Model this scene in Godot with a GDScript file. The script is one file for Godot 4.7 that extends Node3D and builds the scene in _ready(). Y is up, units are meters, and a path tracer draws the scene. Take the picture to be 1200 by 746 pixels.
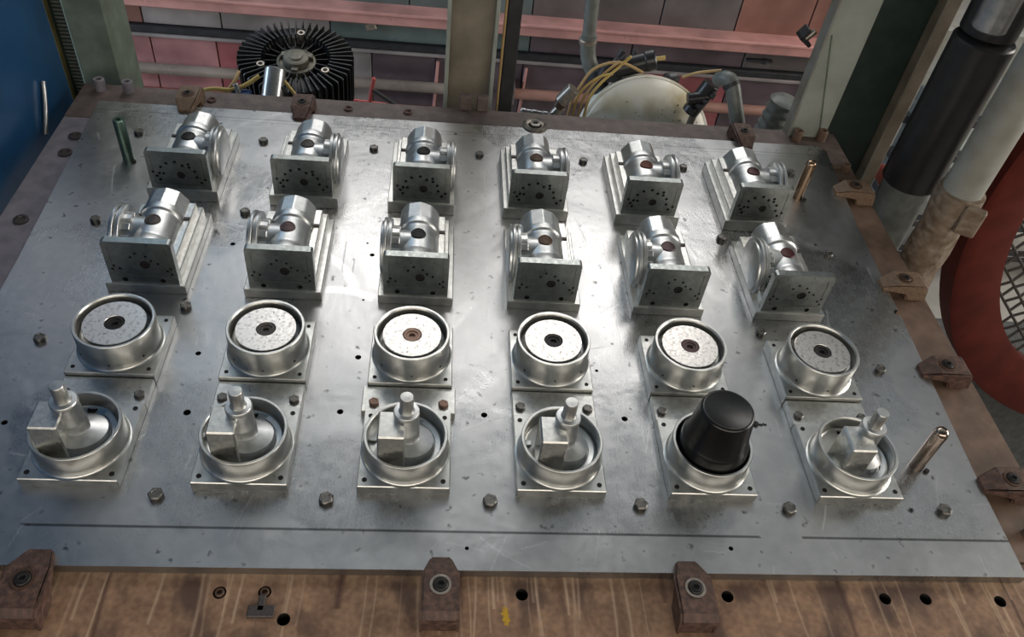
extends Node3D

# ---------------------------------------------------------------- mesh builder
class MB:
	var v := PackedVector3Array()
	var n := PackedVector3Array()
	var t := Transform3D()

	func tri(a: Vector3, b: Vector3, c: Vector3, na: Vector3, nb: Vector3, nc: Vector3) -> void:
		var g := (c - a).cross(b - a)
		if g.length_squared() < 1e-20:
			return
		var flip := g.dot(na + nb + nc) < 0.0
		v.append(t * a)
		n.append((t.basis * na).normalized())
		if flip:
			v.append(t * c); n.append((t.basis * nc).normalized())
			v.append(t * b); n.append((t.basis * nb).normalized())
		else:
			v.append(t * b); n.append((t.basis * nb).normalized())
			v.append(t * c); n.append((t.basis * nc).normalized())

	func quad(a: Vector3, b: Vector3, c: Vector3, d: Vector3, nn: Vector3) -> void:
		tri(a, b, c, nn, nn, nn)
		tri(a, c, d, nn, nn, nn)

	func quads(a: Vector3, b: Vector3, c: Vector3, d: Vector3, na: Vector3, nb: Vector3, nc: Vector3, nd: Vector3) -> void:
		tri(a, b, c, na, nb, nc)
		tri(a, c, d, na, nc, nd)

	# a box between two corners with chamfered edges
	func box(lo: Vector3, hi: Vector3, ch := 0.0008) -> void:
		var m := (lo + hi) / 2.0
		var h := (hi - lo).abs() / 2.0
		ch = minf(ch, minf(h.x, minf(h.y, h.z)) * 0.45)
		var px := func(s: Vector3) -> Vector3: return m + Vector3(s.x * h.x, s.y * (h.y - ch), s.z * (h.z - ch))
		var py := func(s: Vector3) -> Vector3: return m + Vector3(s.x * (h.x - ch), s.y * h.y, s.z * (h.z - ch))
		var pz := func(s: Vector3) -> Vector3: return m + Vector3(s.x * (h.x - ch), s.y * (h.y - ch), s.z * h.z)
		for a in [-1.0, 1.0]:
			quad(px.call(Vector3(a, -1, -1)), px.call(Vector3(a, 1, -1)), px.call(Vector3(a, 1, 1)), px.call(Vector3(a, -1, 1)), Vector3(a, 0, 0))
			quad(py.call(Vector3(-1, a, -1)), py.call(Vector3(1, a, -1)), py.call(Vector3(1, a, 1)), py.call(Vector3(-1, a, 1)), Vector3(0, a, 0))
			quad(pz.call(Vector3(-1, -1, a)), pz.call(Vector3(1, -1, a)), pz.call(Vector3(1, 1, a)), pz.call(Vector3(-1, 1, a)), Vector3(0, 0, a))
			for b in [-1.0, 1.0]:
				quad(px.call(Vector3(a, b, -1)), px.call(Vector3(a, b, 1)), py.call(Vector3(a, b, 1)), py.call(Vector3(a, b, -1)), Vector3(a, b, 0).normalized())
				quad(px.call(Vector3(a, -1, b)), px.call(Vector3(a, 1, b)), pz.call(Vector3(a, 1, b)), pz.call(Vector3(a, -1, b)), Vector3(a, 0, b).normalized())
				quad(py.call(Vector3(-1, a, b)), py.call(Vector3(1, a, b)), pz.call(Vector3(1, a, b)), pz.call(Vector3(-1, a, b)), Vector3(0, a, b).normalized())
				for c in [-1.0, 1.0]:
					var s := Vector3(a, b, c)
					tri(px.call(s), py.call(s), pz.call(s), s, s, s)

	# turns the profile (radius, height) round the y axis; cut_y flattens what hangs below it (in mesh space before t)
	func lathe(p: Array, seg := 40, a0 := 0.0, a1 := TAU, soft := 0.75) -> void:
		var m := p.size() - 1
		var nn: Array[Vector2] = []
		for i in m:
			var d: Vector2 = p[i + 1] - p[i]
			nn.append(Vector2(d.y, -d.x).normalized())
		for i in m:
			var n0: Vector2 = nn[i]
			var n1: Vector2 = nn[i]
			if i > 0 and nn[i - 1].dot(nn[i]) > soft:
				n0 = (nn[i - 1] + nn[i]).normalized()
			if i < m - 1 and nn[i + 1].dot(nn[i]) > soft:
				n1 = (nn[i + 1] + nn[i]).normalized()
			for k in seg:
				var u := a0 + (a1 - a0) * k / seg
				var w := a0 + (a1 - a0) * (k + 1) / seg
				var cu := Vector3(cos(u), 0, sin(u))
				var cw := Vector3(cos(w), 0, sin(w))
				var up := Vector3.UP
				quads(cu * p[i].x + up * p[i].y, cw * p[i].x + up * p[i].y, cw * p[i + 1].x + up * p[i + 1].y, cu * p[i + 1].x + up * p[i + 1].y,
					cu * n0.x + up * n0.y, cw * n0.x + up * n0.y, cw * n1.x + up * n1.y, cu * n1.x + up * n1.y)

	func rod(a: Vector3, b: Vector3, r: float, seg := 20, ch := 0.0008) -> void:
		var keep := t
		var l := a.distance_to(b)
		t = keep * aim(a, b)
		lathe([Vector2(0, 0), Vector2(r - ch, 0), Vector2(r, ch), Vector2(r, l - ch), Vector2(r - ch, l), Vector2(0, l)], seg)
		t = keep

	static func aim(a: Vector3, b: Vector3) -> Transform3D:
		var y := (b - a).normalized()
		var x := y.cross(Vector3(0.31, 0.2, 0.93)).normalized()
		return Transform3D(Basis(x, y, x.cross(y)), a)

	# a round cable through the points
	func tube(pts: Array, r: float, seg := 10, smooth := 8) -> void:
		var q: Array[Vector3] = []
		for i in pts.size() - 1:
			var a: Vector3 = pts[maxi(i - 1, 0)]
			var d: Vector3 = pts[mini(i + 2, pts.size() - 1)]
			for k in smooth:
				q.append((pts[i] as Vector3).cubic_interpolate(pts[i + 1], a, d, float(k) / smooth))
		q.append(pts[-1])
		var x := Vector3.ZERO
		var rings := []
		for i in q.size():
			var y: Vector3 = (q[mini(i + 1, q.size() - 1)] - q[maxi(i - 1, 0)]).normalized()
			if i == 0:
				x = y.cross(Vector3(0.31, 0.2, 0.93)).normalized()
			x = (x - y * x.dot(y)).normalized()
			rings.append([q[i], x, y.cross(x)])
		for i in rings.size() - 1:
			for k in seg:
				var e := []
				for s in [[i, k], [i, k + 1], [i + 1, k + 1], [i + 1, k]]:
					var g: Array = rings[s[0]]
					var an: float = TAU * s[1] / seg
					e.append(g[1] * cos(an) + g[2] * sin(an))
				quads(rings[i][0] + e[0] * r, rings[i][0] + e[1] * r, rings[i + 1][0] + e[2] * r, rings[i + 1][0] + e[3] * r, e[0], e[1], e[2], e[3])
		for i in [0, rings.size() - 1]:
			var g: Array = rings[i]
			var nn: Vector3 = (g[1] as Vector3).cross(g[2]) * (1.0 if i else -1.0)
			for k in seg:
				tri(g[0], g[0] + (g[1] * cos(TAU * k / seg) + g[2] * sin(TAU * k / seg)) * r, g[0] + (g[1] * cos(TAU * (k + 1) / seg) + g[2] * sin(TAU * (k + 1) / seg)) * r, nn, nn, nn)

	# a flat outline (x, y) with thickness from z0 to z1
	func prism(poly: PackedVector2Array, z0: float, z1: float) -> void:
		var ix := Geometry2D.triangulate_polygon(poly)
		for k in range(0, ix.size(), 3):
			var a := poly[ix[k]]
			var b := poly[ix[k + 1]]
			var c := poly[ix[k + 2]]
			for z in [z0, z1]:
				var nn := Vector3(0, 0, signf(z - (z0 + z1) / 2.0))
				tri(Vector3(a.x, a.y, z), Vector3(b.x, b.y, z), Vector3(c.x, c.y, z), nn, nn, nn)
		var ccw := 1.0 if not Geometry2D.is_polygon_clockwise(poly) else -1.0
		for i in poly.size():
			var a := poly[i]
			var b := poly[(i + 1) % poly.size()]
			var e := (b - a).normalized() * ccw
			quad(Vector3(a.x, a.y, z0), Vector3(b.x, b.y, z0), Vector3(b.x, b.y, z1), Vector3(a.x, a.y, z1), Vector3(e.y, -e.x, 0))

	func mesh() -> ArrayMesh:
		var a := []
		a.resize(Mesh.ARRAY_MAX)
		a[Mesh.ARRAY_VERTEX] = v
		a[Mesh.ARRAY_NORMAL] = n
		var m := ArrayMesh.new()
		m.add_surface_from_arrays(Mesh.PRIMITIVE_TRIANGLES, a)
		return m

# ---------------------------------------------------------------- scene helpers
var used := {}
var M := {}

func numbered(called: String) -> String:
	used[called] = used.get(called, -1) + 1
	return called if used[called] == 0 else "%s_%03d" % [called, used[called]]

func tag(o: Node, label: String, category: String, group := "") -> Node:
	o.set_meta("label", label)
	o.set_meta("category", category)
	if group:
		o.set_meta("group", group)
	return o

func thing(called: String, label: String, category: String, at: Vector3, group := "") -> Node3D:
	var o := Node3D.new()
	o.name = numbered(called)
	add_child(o, true)
	o.position = at
	tag(o, label, category, group)
	return o

func obj(called: String, mb: MB, mat: Material, parent: Node = self) -> MeshInstance3D:
	return put(called, mb.mesh(), mat, parent)

func put(called: String, mesh: Mesh, mat: Material, parent: Node = self) -> MeshInstance3D:
	var o := MeshInstance3D.new()
	o.mesh = mesh
	if mat:
		o.material_override = mat
	o.name = numbered(called) if parent == self else called
	parent.add_child(o, true)
	return o

func struct(called: String, mb: MB, mat: Material) -> MeshInstance3D:
	var o := obj(called, mb, mat)
	o.set_meta("kind", "structure")
	return o

func dup(root: Node3D, at: Vector3, label: String) -> Node3D:
	var r: Node3D = root.duplicate()
	r.name = numbered(str(root.name))
	add_child(r, true)
	r.position = at
	r.set_meta("label", label)
	return r

func bake(c: CSGShape3D) -> Mesh:
	c.name = "boolean"
	add_child(c)
	await get_tree().process_frame
	await get_tree().process_frame
	var m := c.bake_static_mesh()
	remove_child(c)
	c.free()
	return m

func hole(c: CSGShape3D, at: Vector3, r: float, depth: float, along_z: bool, seg := 12) -> void:
	var h := CSGCylinder3D.new()
	h.radius = r
	h.height = depth * 2.0
	h.sides = seg
	h.operation = CSGShape3D.OPERATION_SUBTRACTION
	h.material = M.bore
	h.position = at
	if along_z:
		h.rotation.x = PI / 2
	c.add_child(h)

# ---------------------------------------------------------------- materials
func noise_tex(freq: float, seed_: int, c0: Color, c1: Color, oct := 4, size := 512) -> NoiseTexture2D:
	var nz := FastNoiseLite.new()
	nz.seed = seed_
	nz.frequency = freq
	nz.fractal_octaves = oct
	var t := NoiseTexture2D.new()
	t.width = size
	t.height = size
	t.seamless = true
	t.noise = nz
	var g := Gradient.new()
	g.set_color(0, c0)
	g.set_color(1, c1)
	t.color_ramp = g
	return t

func mat(called: String, col: Color, rough: float, metal := 0.0, tex: Texture2D = null, scale := 4.0, rtex: Texture2D = null, htex: Texture2D = null, hscale := 0.02) -> StandardMaterial3D:
	var m := StandardMaterial3D.new()
	m.resource_name = called
	m.albedo_color = col
	m.roughness = rough
	m.metallic = metal
	if tex:
		m.albedo_texture = tex
	if rtex:
		m.roughness_texture = rtex
		m.roughness_texture_channel = BaseMaterial3D.TEXTURE_CHANNEL_RED
	if htex:
		m.heightmap_enabled = true
		m.heightmap_texture = htex
		m.heightmap_scale = hscale
	if tex or rtex or htex:
		m.uv1_triplanar = true
		m.uv1_world_triplanar = true
		m.uv1_scale = Vector3.ONE * scale
	M[called] = m
	return m

func g(x: float) -> Color:
	return Color(x, x, x)

# the stains, scratches and relief of the big plate: three pictures of 1.6 m by 1.1 m
func plate_material() -> void:
	var W := 1024
	var H := 704
	var rng := RandomNumberGenerator.new()
	rng.seed = 11
	var broad := FastNoiseLite.new()
	broad.seed = 3
	broad.frequency = 0.0042
	broad.fractal_octaves = 2
	broad.domain_warp_enabled = true
	broad.domain_warp_amplitude = 60.0
	broad.domain_warp_frequency = 0.008
	var fine := FastNoiseLite.new()
	fine.seed = 8
	fine.frequency = 0.06
	fine.fractal_octaves = 4
	var brush := FastNoiseLite.new()
	brush.seed = 21
	brush.frequency = 0.25
	brush.fractal_octaves = 2
	var wave := FastNoiseLite.new()
	wave.seed = 31
	wave.frequency = 0.011
	wave.fractal_octaves = 2
	wave.domain_warp_enabled = true
	wave.domain_warp_amplitude = 45.0
	wave.domain_warp_frequency = 0.01
	var scratch := PackedFloat32Array()
	scratch.resize(W * H)
	for k in 260:
		var x := rng.randf() * W
		var y := rng.randf() * H
		var a := rng.randf() * PI if k % 3 else PI * 0.5 + rng.randf_range(-0.25, 0.25)
		var l := rng.randf_range(6, 55)
		var s := rng.randf_range(0.25, 0.9)
		var bend := rng.randf_range(-0.012, 0.012)
		for i in int(l):
			var ix := int(x)
			var iy := int(y)
			if ix >= 0 and iy >= 0 and ix < W and iy < H:
				scratch[iy * W + ix] = maxf(scratch[iy * W + ix], s)
			x += cos(a)
			y += sin(a)
			a += bend
	# broad polished strokes left by a hand grinder
	var polish := PackedFloat32Array()
	polish.resize(W * H)
	for k in 22:
		var x := W * rng.randf_range(0.18, 0.82)
		var y := H * rng.randf_range(0.25, 0.75)
		var a := rng.randf() * TAU
		var bend := rng.randf_range(-0.016, 0.016)
		var wide := rng.randf_range(5, 15)
		var s := rng.randf_range(0.4, 1.0)
		for i in int(rng.randf_range(70, 250)):
			for qq in range(-int(wide) * 2, int(wide) * 2 + 1):
				var q := qq * 0.5
				var px := int(x - sin(a) * q)
				var py := int(y + cos(a) * q)
				if px >= 0 and py >= 0 and px < W and py < H:
					var e := s * clampf((1.0 - absf(q) / wide) * 2.5, 0, 1) * (0.8 + 0.2 * sin(q * 0.7 + k))
					polish[py * W + px] = maxf(polish[py * W + px], e)
			x += cos(a) * 0.6
			y += sin(a) * 0.6
			a += bend * 0.6
	var col := PackedByteArray()
	var rou := PackedByteArray()
	var hei := PackedByteArray()
	col.resize(W * H * 3)
	rou.resize(W * H)
	hei.resize(W * H)
	for j in H:
		var z := (float(j) / H - 0.5) * 1.1
		for i in W:
			var b := broad.get_noise_2d(i, j)
			var f := fine.get_noise_2d(i, j)
			var s := scratch[j * W + i]
			var film := smoothstep(-0.02, 0.16, b)
			var st := brush.get_noise_2d(i * 2.0, j * 0.1)
			if z > 0.377:
				st = brush.get_noise_2d(i * 1.0 + j * 0.6, j * 0.15) * 1.5
			var v := 0.69 + 0.03 * f + 0.04 * b - 0.05 * film + 0.10 * s
			if absf(z - 0.377) < 0.0016 and b > -0.3:
				v -= 0.28
			if absf(z + 0.497) < 0.0013 or absf(z + 0.507) < 0.0009:
				v -= 0.10
			if f > 0.5:
				v -= 0.3 * (f - 0.5) / 0.2
			var k := (j * W + i) * 3
			col[k] = int(clampf(v * 0.995, 0, 1) * 255)
			col[k + 1] = int(clampf(v, 0, 1) * 255)
			col[k + 2] = int(clampf(v * 1.005, 0, 1) * 255)
			var r := 0.345 + 0.03 * f + 0.03 * st - 0.07 * film - 0.09 * polish[j * W + i] + 0.22 * s
			if z > 0.377:
				r = 0.34 + 0.035 * st + 0.03 * f
			rou[j * W + i] = int(clampf(r, 0.08, 1) * 255)
			hei[j * W + i] = int(clampf(0.5 + 0.45 * wave.get_noise_2d(i, j) + (0.0015 if z > 0.377 else 0.004) * st + 0.0012 * f + 0.02 * s, 0, 1) * 255)
	var m := mat("plate", Color.WHITE, 1.0, 0.97)
	m.albedo_texture = ImageTexture.create_from_image(Image.create_from_data(W, H, false, Image.FORMAT_RGB8, col))
	m.roughness_texture = ImageTexture.create_from_image(Image.create_from_data(W, H, false, Image.FORMAT_L8, rou))
	m.heightmap_enabled = true
	m.heightmap_texture = ImageTexture.create_from_image(Image.create_from_data(W, H, false, Image.FORMAT_L8, hei))
	m.heightmap_scale = 0.10
	m.uv1_triplanar = true
	m.uv1_world_triplanar = true
	m.uv1_scale = Vector3(1 / 1.6, 1 / 1.1, 1 / 1.1)
	m.uv1_offset = Vector3(0.5, 0.5, 0.5)

# flaking brown paint with pale runs of dried coolant, for the front rail
func drip_material() -> void:
	var W := 1600
	var H := 128
	var rng := RandomNumberGenerator.new()
	rng.seed = 5
	var nz := FastNoiseLite.new()
	nz.seed = 77
	nz.frequency = 0.02
	nz.fractal_octaves = 6
	var im := Image.create_empty(W, H, false, Image.FORMAT_RGB8)
	var ca := Color8(112, 88, 72)
	var cb := Color8(152, 122, 98)
	var cd := Color8(74, 58, 52)
	for j in H:
		for i in W:
			var a := nz.get_noise_2d(i * 1.3, j * 0.9) * 0.6 + nz.get_noise_2d(i * 5.0 + 300, j * 5.0) * 0.5
			var b := nz.get_noise_2d(i * 0.6 + 900, j * 0.35)
			var c := ca.lerp(cb, clampf(0.45 + a, 0, 1))
			c = c.lerp(cd, clampf((b - 0.05) * 2.2, 0, 0.8))
			var edge := clampf(1.0 - absf(j - 14) / 10.0, 0, 1)
			c = c.lerp(Color8(166, 144, 122), edge * 0.6 * clampf(0.7 + a, 0, 1))
			im.set_pixel(i, j, c)
	for k in 84:
		var x := rng.randf() * W if k < 50 else rng.randf_range(0.44, 0.6) * W if k < 68 else rng.randf_range(0.8, 0.97) * W
		var w := rng.randf_range(0.7, 2.0)
		var l := rng.randf_range(25, 112)
		var pale := rng.randf_range(0.3, 0.8)
		var lean := rng.randf_range(-0.06, 0.06) + (x / W - 0.4) * 0.12
		var dark := k % 9 == 3
		for j in range(12, 12 + int(l)):
			var wob := sin(j * 0.06 + k) * 0.7
			var ww := w * (2.2 if dark else 1.0)
			for i in range(int(x + wob - ww * 2), int(x + wob + ww * 2) + 1):
				if i >= 0 and i < W and j < H:
					var s := clampf(1.0 - absf(i - x - wob) / (ww * 1.6), 0, 1) * pale
					im.set_pixel(i, j, im.get_pixel(i, j).lerp(Color8(70, 50, 44) if dark else Color8(182, 160, 136), s))
			x += lean
	for p in [[0.516, 58], [0.5165, 66], [0.5, 104]]:
		for j in range(-7, 8):
			for i in range(-6, 7):
				if Vector2(i / 4.0, j / 7.0).length() < 0.9 + 0.4 * nz.get_noise_2d(i * 12, j * 12 + p[1]) * 2.0:
					im.set_pixel(int(p[0] * W) + i, mini(H - 1, p[1] + j), Color8(176, 140, 40))
	var m := mat("drips", Color.WHITE, 0.62)
	m.albedo_texture = ImageTexture.create_from_image(im)
	m.metallic_specular = 0.35
	m.uv1_triplanar = true
	m.uv1_world_triplanar = true
	m.uv1_scale = Vector3(1 / 1.6, 1 / 0.128, 1 / 0.128)
	m.uv1_offset = Vector3(0.5, 0.0, -0.415 / 0.128)

func materials() -> void:
	var rough_a := noise_tex(0.02, 1, g(0.17), g(0.38), 5)
	var rough_b := noise_tex(0.03, 2, g(0.24), g(0.46), 5)
	var shade := noise_tex(0.02, 4, g(0.72), g(1.0), 5)
	var tank_tex := noise_tex(0.006, 20, Color8(172, 150, 92), g(1.0), 5)
	tank_tex.color_ramp.set_offset(1, 0.5)
	var spots := noise_tex(0.03, 47, g(0.78), g(1.0), 4)
	spots.color_ramp.set_offset(0, 0.12)
	spots.color_ramp.set_offset(1, 0.42)
	var rough_c := noise_tex(0.02, 42, g(0.30), g(0.48), 4)
	var rough_m := noise_tex(0.02, 41, g(0.26), g(0.42), 4)
	var soft := noise_tex(0.012, 44, g(0.86), g(1.0), 4)
	var grit := noise_tex(0.09, 5, g(0.2), g(0.9), 5)
	var rust := noise_tex(0.02, 6, Color8(52, 38, 34), Color8(112, 84, 72), 6)
	var rust2 := noise_tex(0.02, 16, Color8(82, 70, 67), Color8(114, 100, 94), 6)
	mat("bore", g(0.06), 0.7)
	mat("machined", Color8(206, 207, 204), 1.0, 0.97, soft, 6.0, rough_m)
	mat("cast", Color8(222, 224, 224), 1.0, 1.0, soft, 9.0, rough_c, grit, 0.001)
	mat("face", Color8(160, 165, 163), 1.0, 1.0, soft, 9.0, rough_b, grit, 0.003)
	mat("matte", Color8(220, 220, 216), 1.0, 1.0, soft, 14.0, rough_b, grit, 0.006)
	mat("disc", Color8(214, 211, 207), 1.0, 1.0, spots, 9.0, rough_b)
	mat("bolt", Color8(128, 126, 122), 0.42, 1.0, shade, 20.0)
	mat("dark_steel", Color8(46, 44, 44), 0.5, 0.6)
	mat("plug_black", Color8(30, 30, 32), 0.5, 0.4, shade, 30.0)
	mat("plug_grey", Color8(84, 78, 76), 0.5, 0.5, shade, 30.0)
	mat("plug_mauve", Color8(96, 74, 78), 0.5, 0.4, shade, 30.0)
	mat("plug_brown", Color8(92, 70, 56), 0.5, 0.4, shade, 30.0)
	mat("plug_rust", Color8(112, 62, 48), 0.6, 0.3, shade, 30.0)
	mat("plug_red", Color8(84, 42, 42), 0.5, 0.3, shade, 30.0)
	mat("copper", Color8(150, 122, 108), 0.45, 0.7, shade, 30.0)
	mat("rail", Color.WHITE, 0.6, 0.0, rust2, 3.0, null, grit, 0.02)
	mat("rail_tan", Color8(235, 225, 215), 0.6, 0.0, noise_tex(0.015, 26, Color8(92, 76, 68), Color8(128, 108, 94), 6), 3.0, null, grit, 0.02)
	mat("rail_violet", Color8(250, 246, 255), 0.5, 0.1, noise_tex(0.015, 27, Color8(112, 111, 114), Color8(146, 143, 144), 6), 3.0, null, grit, 0.02)
	mat("clamp", Color.WHITE, 0.6, 0.15, rust, 9.0, null, grit, 0.05)
	mat("clamp_tan", Color8(255, 245, 230), 0.6, 0.1, noise_tex(0.03, 36, Color8(88, 74, 66), Color8(132, 114, 98), 6), 9.0, null, grit, 0.05)
	mat("pin", Color8(160, 146, 136), 0.16, 1.0)
	mat("pin_bronze", Color8(150, 128, 108), 0.22, 1.0)
	mat("pin_green", Color8(96, 118, 108), 0.3, 0.8)
	mat("rubber", Color8(7, 7, 8), 1.0, 0.0, null, 30.0, noise_tex(0.1, 12, g(0.18), g(0.42), 5), grit, 0.006)
	mat("blue", Color8(38, 84, 128), 0.24, 0.2, noise_tex(0.01, 13, g(0.8), g(1.0), 4), 1.0)
	mat("green", Color8(112, 124, 112), 0.5, 0.0, shade, 1.5)
	mat("green_dark", Color8(38, 56, 50), 0.6, 0.0, shade, 1.5)
	mat("grey_green", Color8(158, 164, 156), 0.45, 0.1, soft, 1.5)
	mat("khaki", Color8(140, 128, 84), 0.6, 0.0, shade, 2.0)
	mat("column", Color8(158, 148, 132), 0.42, 0.3, noise_tex(0.01, 14, g(0.75), g(1.0), 5), 2.0)
	mat("iron", Color8(54, 54, 57), 0.5, 0.2, shade, 2.0)
	mat("black_hose", Color8(40, 40, 42), 0.36, 0.1, shade, 3.0)
	mat("fin", Color8(30, 31, 33), 0.45, 0.3, shade, 3.0)
	mat("hub", Color8(120, 116, 104), 0.5, 0.4, shade, 6.0)
	mat("silver", Color8(190, 192, 194), 0.3, 0.8, shade, 4.0)
	mat("zinc", Color8(168, 160, 150), 0.38, 0.8, shade, 6.0)
	mat("pipe_grey", Color8(112, 116, 112), 0.45, 0.1, shade, 4.0)
	mat("pipe_white", Color8(144, 148, 146), 0.5, 0.0, noise_tex(0.012, 15, Color8(205, 192, 176), g(1.0), 5), 2.0)
	mat("wrap", Color8(150, 140, 128), 0.4, 0.1, noise_tex(0.02, 18, Color8(150, 128, 108), g(1.0), 5), 4.0, null, noise_tex(0.012, 19, g(0.0), g(1.0), 3), 0.5)
	mat("tank", Color8(228, 226, 216), 0.5, 0.0, tank_tex, 2.2)
	M.tank.uv1_offset = Vector3(-0.22, 0, 0)
	mat("speck", Color8(52, 44, 36), 0.7)
	mat("yellow", Color8(186, 160, 92), 0.4)
	mat("tan_hose", Color8(170, 142, 96), 0.35)
	mat("blue_plastic", Color8(50, 74, 120), 0.4)
	mat("red", Color8(92, 36, 29), 0.7, 0.0, noise_tex(0.01, 22, g(0.75), g(1.0), 5), 2.0)
	M.red.metallic_specular = 0.25
	mat("wire", Color8(62, 58, 54), 0.5, 0.4)
	mat("floor", Color8(172, 168, 160), 0.6, 0.0, noise_tex(0.01, 23, g(0.8), g(1.0), 5), 0.7)
	mat("hall", Color8(70, 74, 72), 0.8)
	mat("ceiling", Color8(168, 172, 174), 0.8)
	mat("concrete", Color8(84, 86, 86), 0.9, 0.0, shade, 3.0, null, grit, 0.3)
	var film := noise_tex(0.006, 24, g(0.7), g(1.0), 4)
	var spread := noise_tex(0.008, 25, g(0.22), g(0.5), 4)
	for p in [["panel_pink", Color8(208, 148, 148)], ["panel_rose", Color8(190, 112, 114)], ["panel_grey", Color8(168, 158, 156)], ["panel_teal", Color8(112, 126, 124)], ["panel_plum", Color8(112, 96, 102)], ["panel_orange", Color8(156, 112, 100)], ["panel_slate", Color8(118, 110, 108)], ["beam_pink", Color8(236, 174, 166)], ["beam_red", Color8(190, 84, 80)], ["pipe_tan", Color8(166, 150, 138)], ["pipe_rose", Color8(186, 140, 124)]]:
		var m := mat(p[0], p[1], 1.0, 0.15, film, 1.2, spread)
		m.metallic_specular = 0.5
	mat("lamp_body", Color8(200, 200, 200), 0.5)
	plate_material()
	drip_material()

# ---------------------------------------------------------------- lamps
func lamp(label: String, at: Vector3, size: Vector2, col: Color, radiance: float, hang: float) -> void:
	var o := thing("ceiling_light", label, "light", at)
	var b := MB.new()
	b.box(Vector3(-size.x / 2 - 0.03, 0.01, -size.y / 2 - 0.03), Vector3(size.x / 2 + 0.03, 0.07, size.y / 2 + 0.03), 0.005)
	for s in [-1, 1]:
		b.rod(Vector3(s * size.x * 0.4, 0.07, 0), Vector3(s * size.x * 0.4, hang, 0), 0.012, 8)
	obj("housing", b, M.lamp_body, o)
	b = MB.new()
	b.box(Vector3(-size.x / 2, 0.0, -size.y / 2), Vector3(size.x / 2, 0.01, size.y / 2), 0.001)
	var m := StandardMaterial3D.new()
	m.resource_name = "lamp_glow"
	m.albedo_color = g(0.8)
	m.emission_enabled = true
	m.emission = col
	m.emission_energy_multiplier = minf(radiance, 1.0)
	obj("diffuser", b, m, o)
	var l := AreaLight3D.new()
	l.name = "lamp_glow"
	l.area_size = size
	l.area_range = 30.0
	l.area_attenuation = 2.0
	l.area_normalize_energy = true
	l.light_color = col
	l.light_energy = radiance * size.x * size.y / PI
	l.shadow_enabled = true
	o.add_child(l, true)
	l.position = Vector3(0, -0.012, 0)
	l.rotation.x = -PI / 2

# the long low window in the wall behind the photographer
func daylight(called: String, at: Vector3, turn: float, size: Vector2, col: Color, radiance: float) -> void:
	var o := Node3D.new()
	o.name = called
	o.set_meta("kind", "structure")
	add_child(o)
	o.position = at
	o.rotation.y = turn
	var m := StandardMaterial3D.new()
	m.resource_name = "window_glow"
	m.albedo_color = g(0.8)
	m.emission_enabled = true
	m.emission = col
	var b := MB.new()
	b.box(Vector3(-size.x / 2, -size.y / 2, 0.0), Vector3(size.x / 2, size.y / 2, 0.012), 0.0)
	obj("window_pane", b, m, o)
	b = MB.new()
	for x in [-0.5, -0.25, 0.0, 0.25, 0.5]:
		b.box(Vector3(x * size.x - 0.03, -size.y / 2 - 0.04, -0.03), Vector3(x * size.x + 0.03, size.y / 2 + 0.04, 0.015), 0.003)
	for y in [-0.5, 0.5]:
		b.box(Vector3(-size.x / 2 - 0.04, y * size.y - 0.04, -0.03), Vector3(size.x / 2 + 0.04, y * size.y + 0.04, 0.015), 0.003)
	obj("window_frame", b, M.lamp_body, o)
	var l := AreaLight3D.new()
	l.name = "window_light"
	l.area_size = size
	l.area_range = 30.0
	l.area_attenuation = 2.0
	l.light_color = col
	l.light_energy = radiance * size.x * size.y / PI
	l.shadow_enabled = true
	o.add_child(l, true)
	l.position = Vector3(0, 0, -0.04)

func _ready() -> void:
	var cam := Camera3D.new()
	cam.name = "camera"
	add_child(cam)
	cam.transform = Transform3D(Basis(Vector3(0.99424, 0.09977, 0.03899), Vector3(-0.04249, 0.70155, -0.71135), Vector3(-0.09832, 0.70560, 0.70176)).orthonormalized(), Vector3(-0.0747, 0.8955, 0.8974))
	cam.fov = 42.51
	cam.near = 0.02
	cam.far = 60.0
	cam.current = true
	var we := WorldEnvironment.new()
	we.name = "surroundings"
	var env := Environment.new()
	env.background_mode = Environment.BG_COLOR
	env.background_color = Color(0.70, 0.73, 0.75)
	env.background_energy_multiplier = 1.0
	env.tonemap_mode = Environment.TONE_MAPPER_LINEAR
	env.tonemap_exposure = 1.0
	env.sdfgi_enabled = true
	env.ssao_enabled = true
	env.ssil_enabled = true
	we.environment = env
	add_child(we)
	materials()
	lamp("large white light panel over the far end of the press", Vector3(0.40, 3.1, -3.45), Vector2(3.1, 1.5), Color(1.0, 0.98, 0.96), 4.2, 0.2)
	lamp("bluish light panel over the blue side of the press", Vector3(-2.5, 3.1, -3.4), Vector2(1.2, 1.4), Color(0.62, 0.84, 1.0), 1.3, 0.2)

	daylight("window_1", Vector3(0.1, 1.05, 2.38), 0.0, Vector2(5.2, 1.1), Color(1.0, 0.95, 0.88), 2.0)
	daylight("window_2", Vector3(-4.68, 0.9, -0.5), -PI / 2, Vector2(2.6, 1.9), Color(0.8, 0.9, 1.0), 11.0)
	daylight("window_3", Vector3(4.88, 1.2, -0.3), PI / 2, Vector2(3.2, 1.9), Color(1.0, 0.97, 0.93), 10.0)
	hall()
	back_wall()
	await plate()
	await frame()
	left_side()
	right_side()
	rear_machines()
	await moulds()
	pots()
	fasteners()

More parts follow.
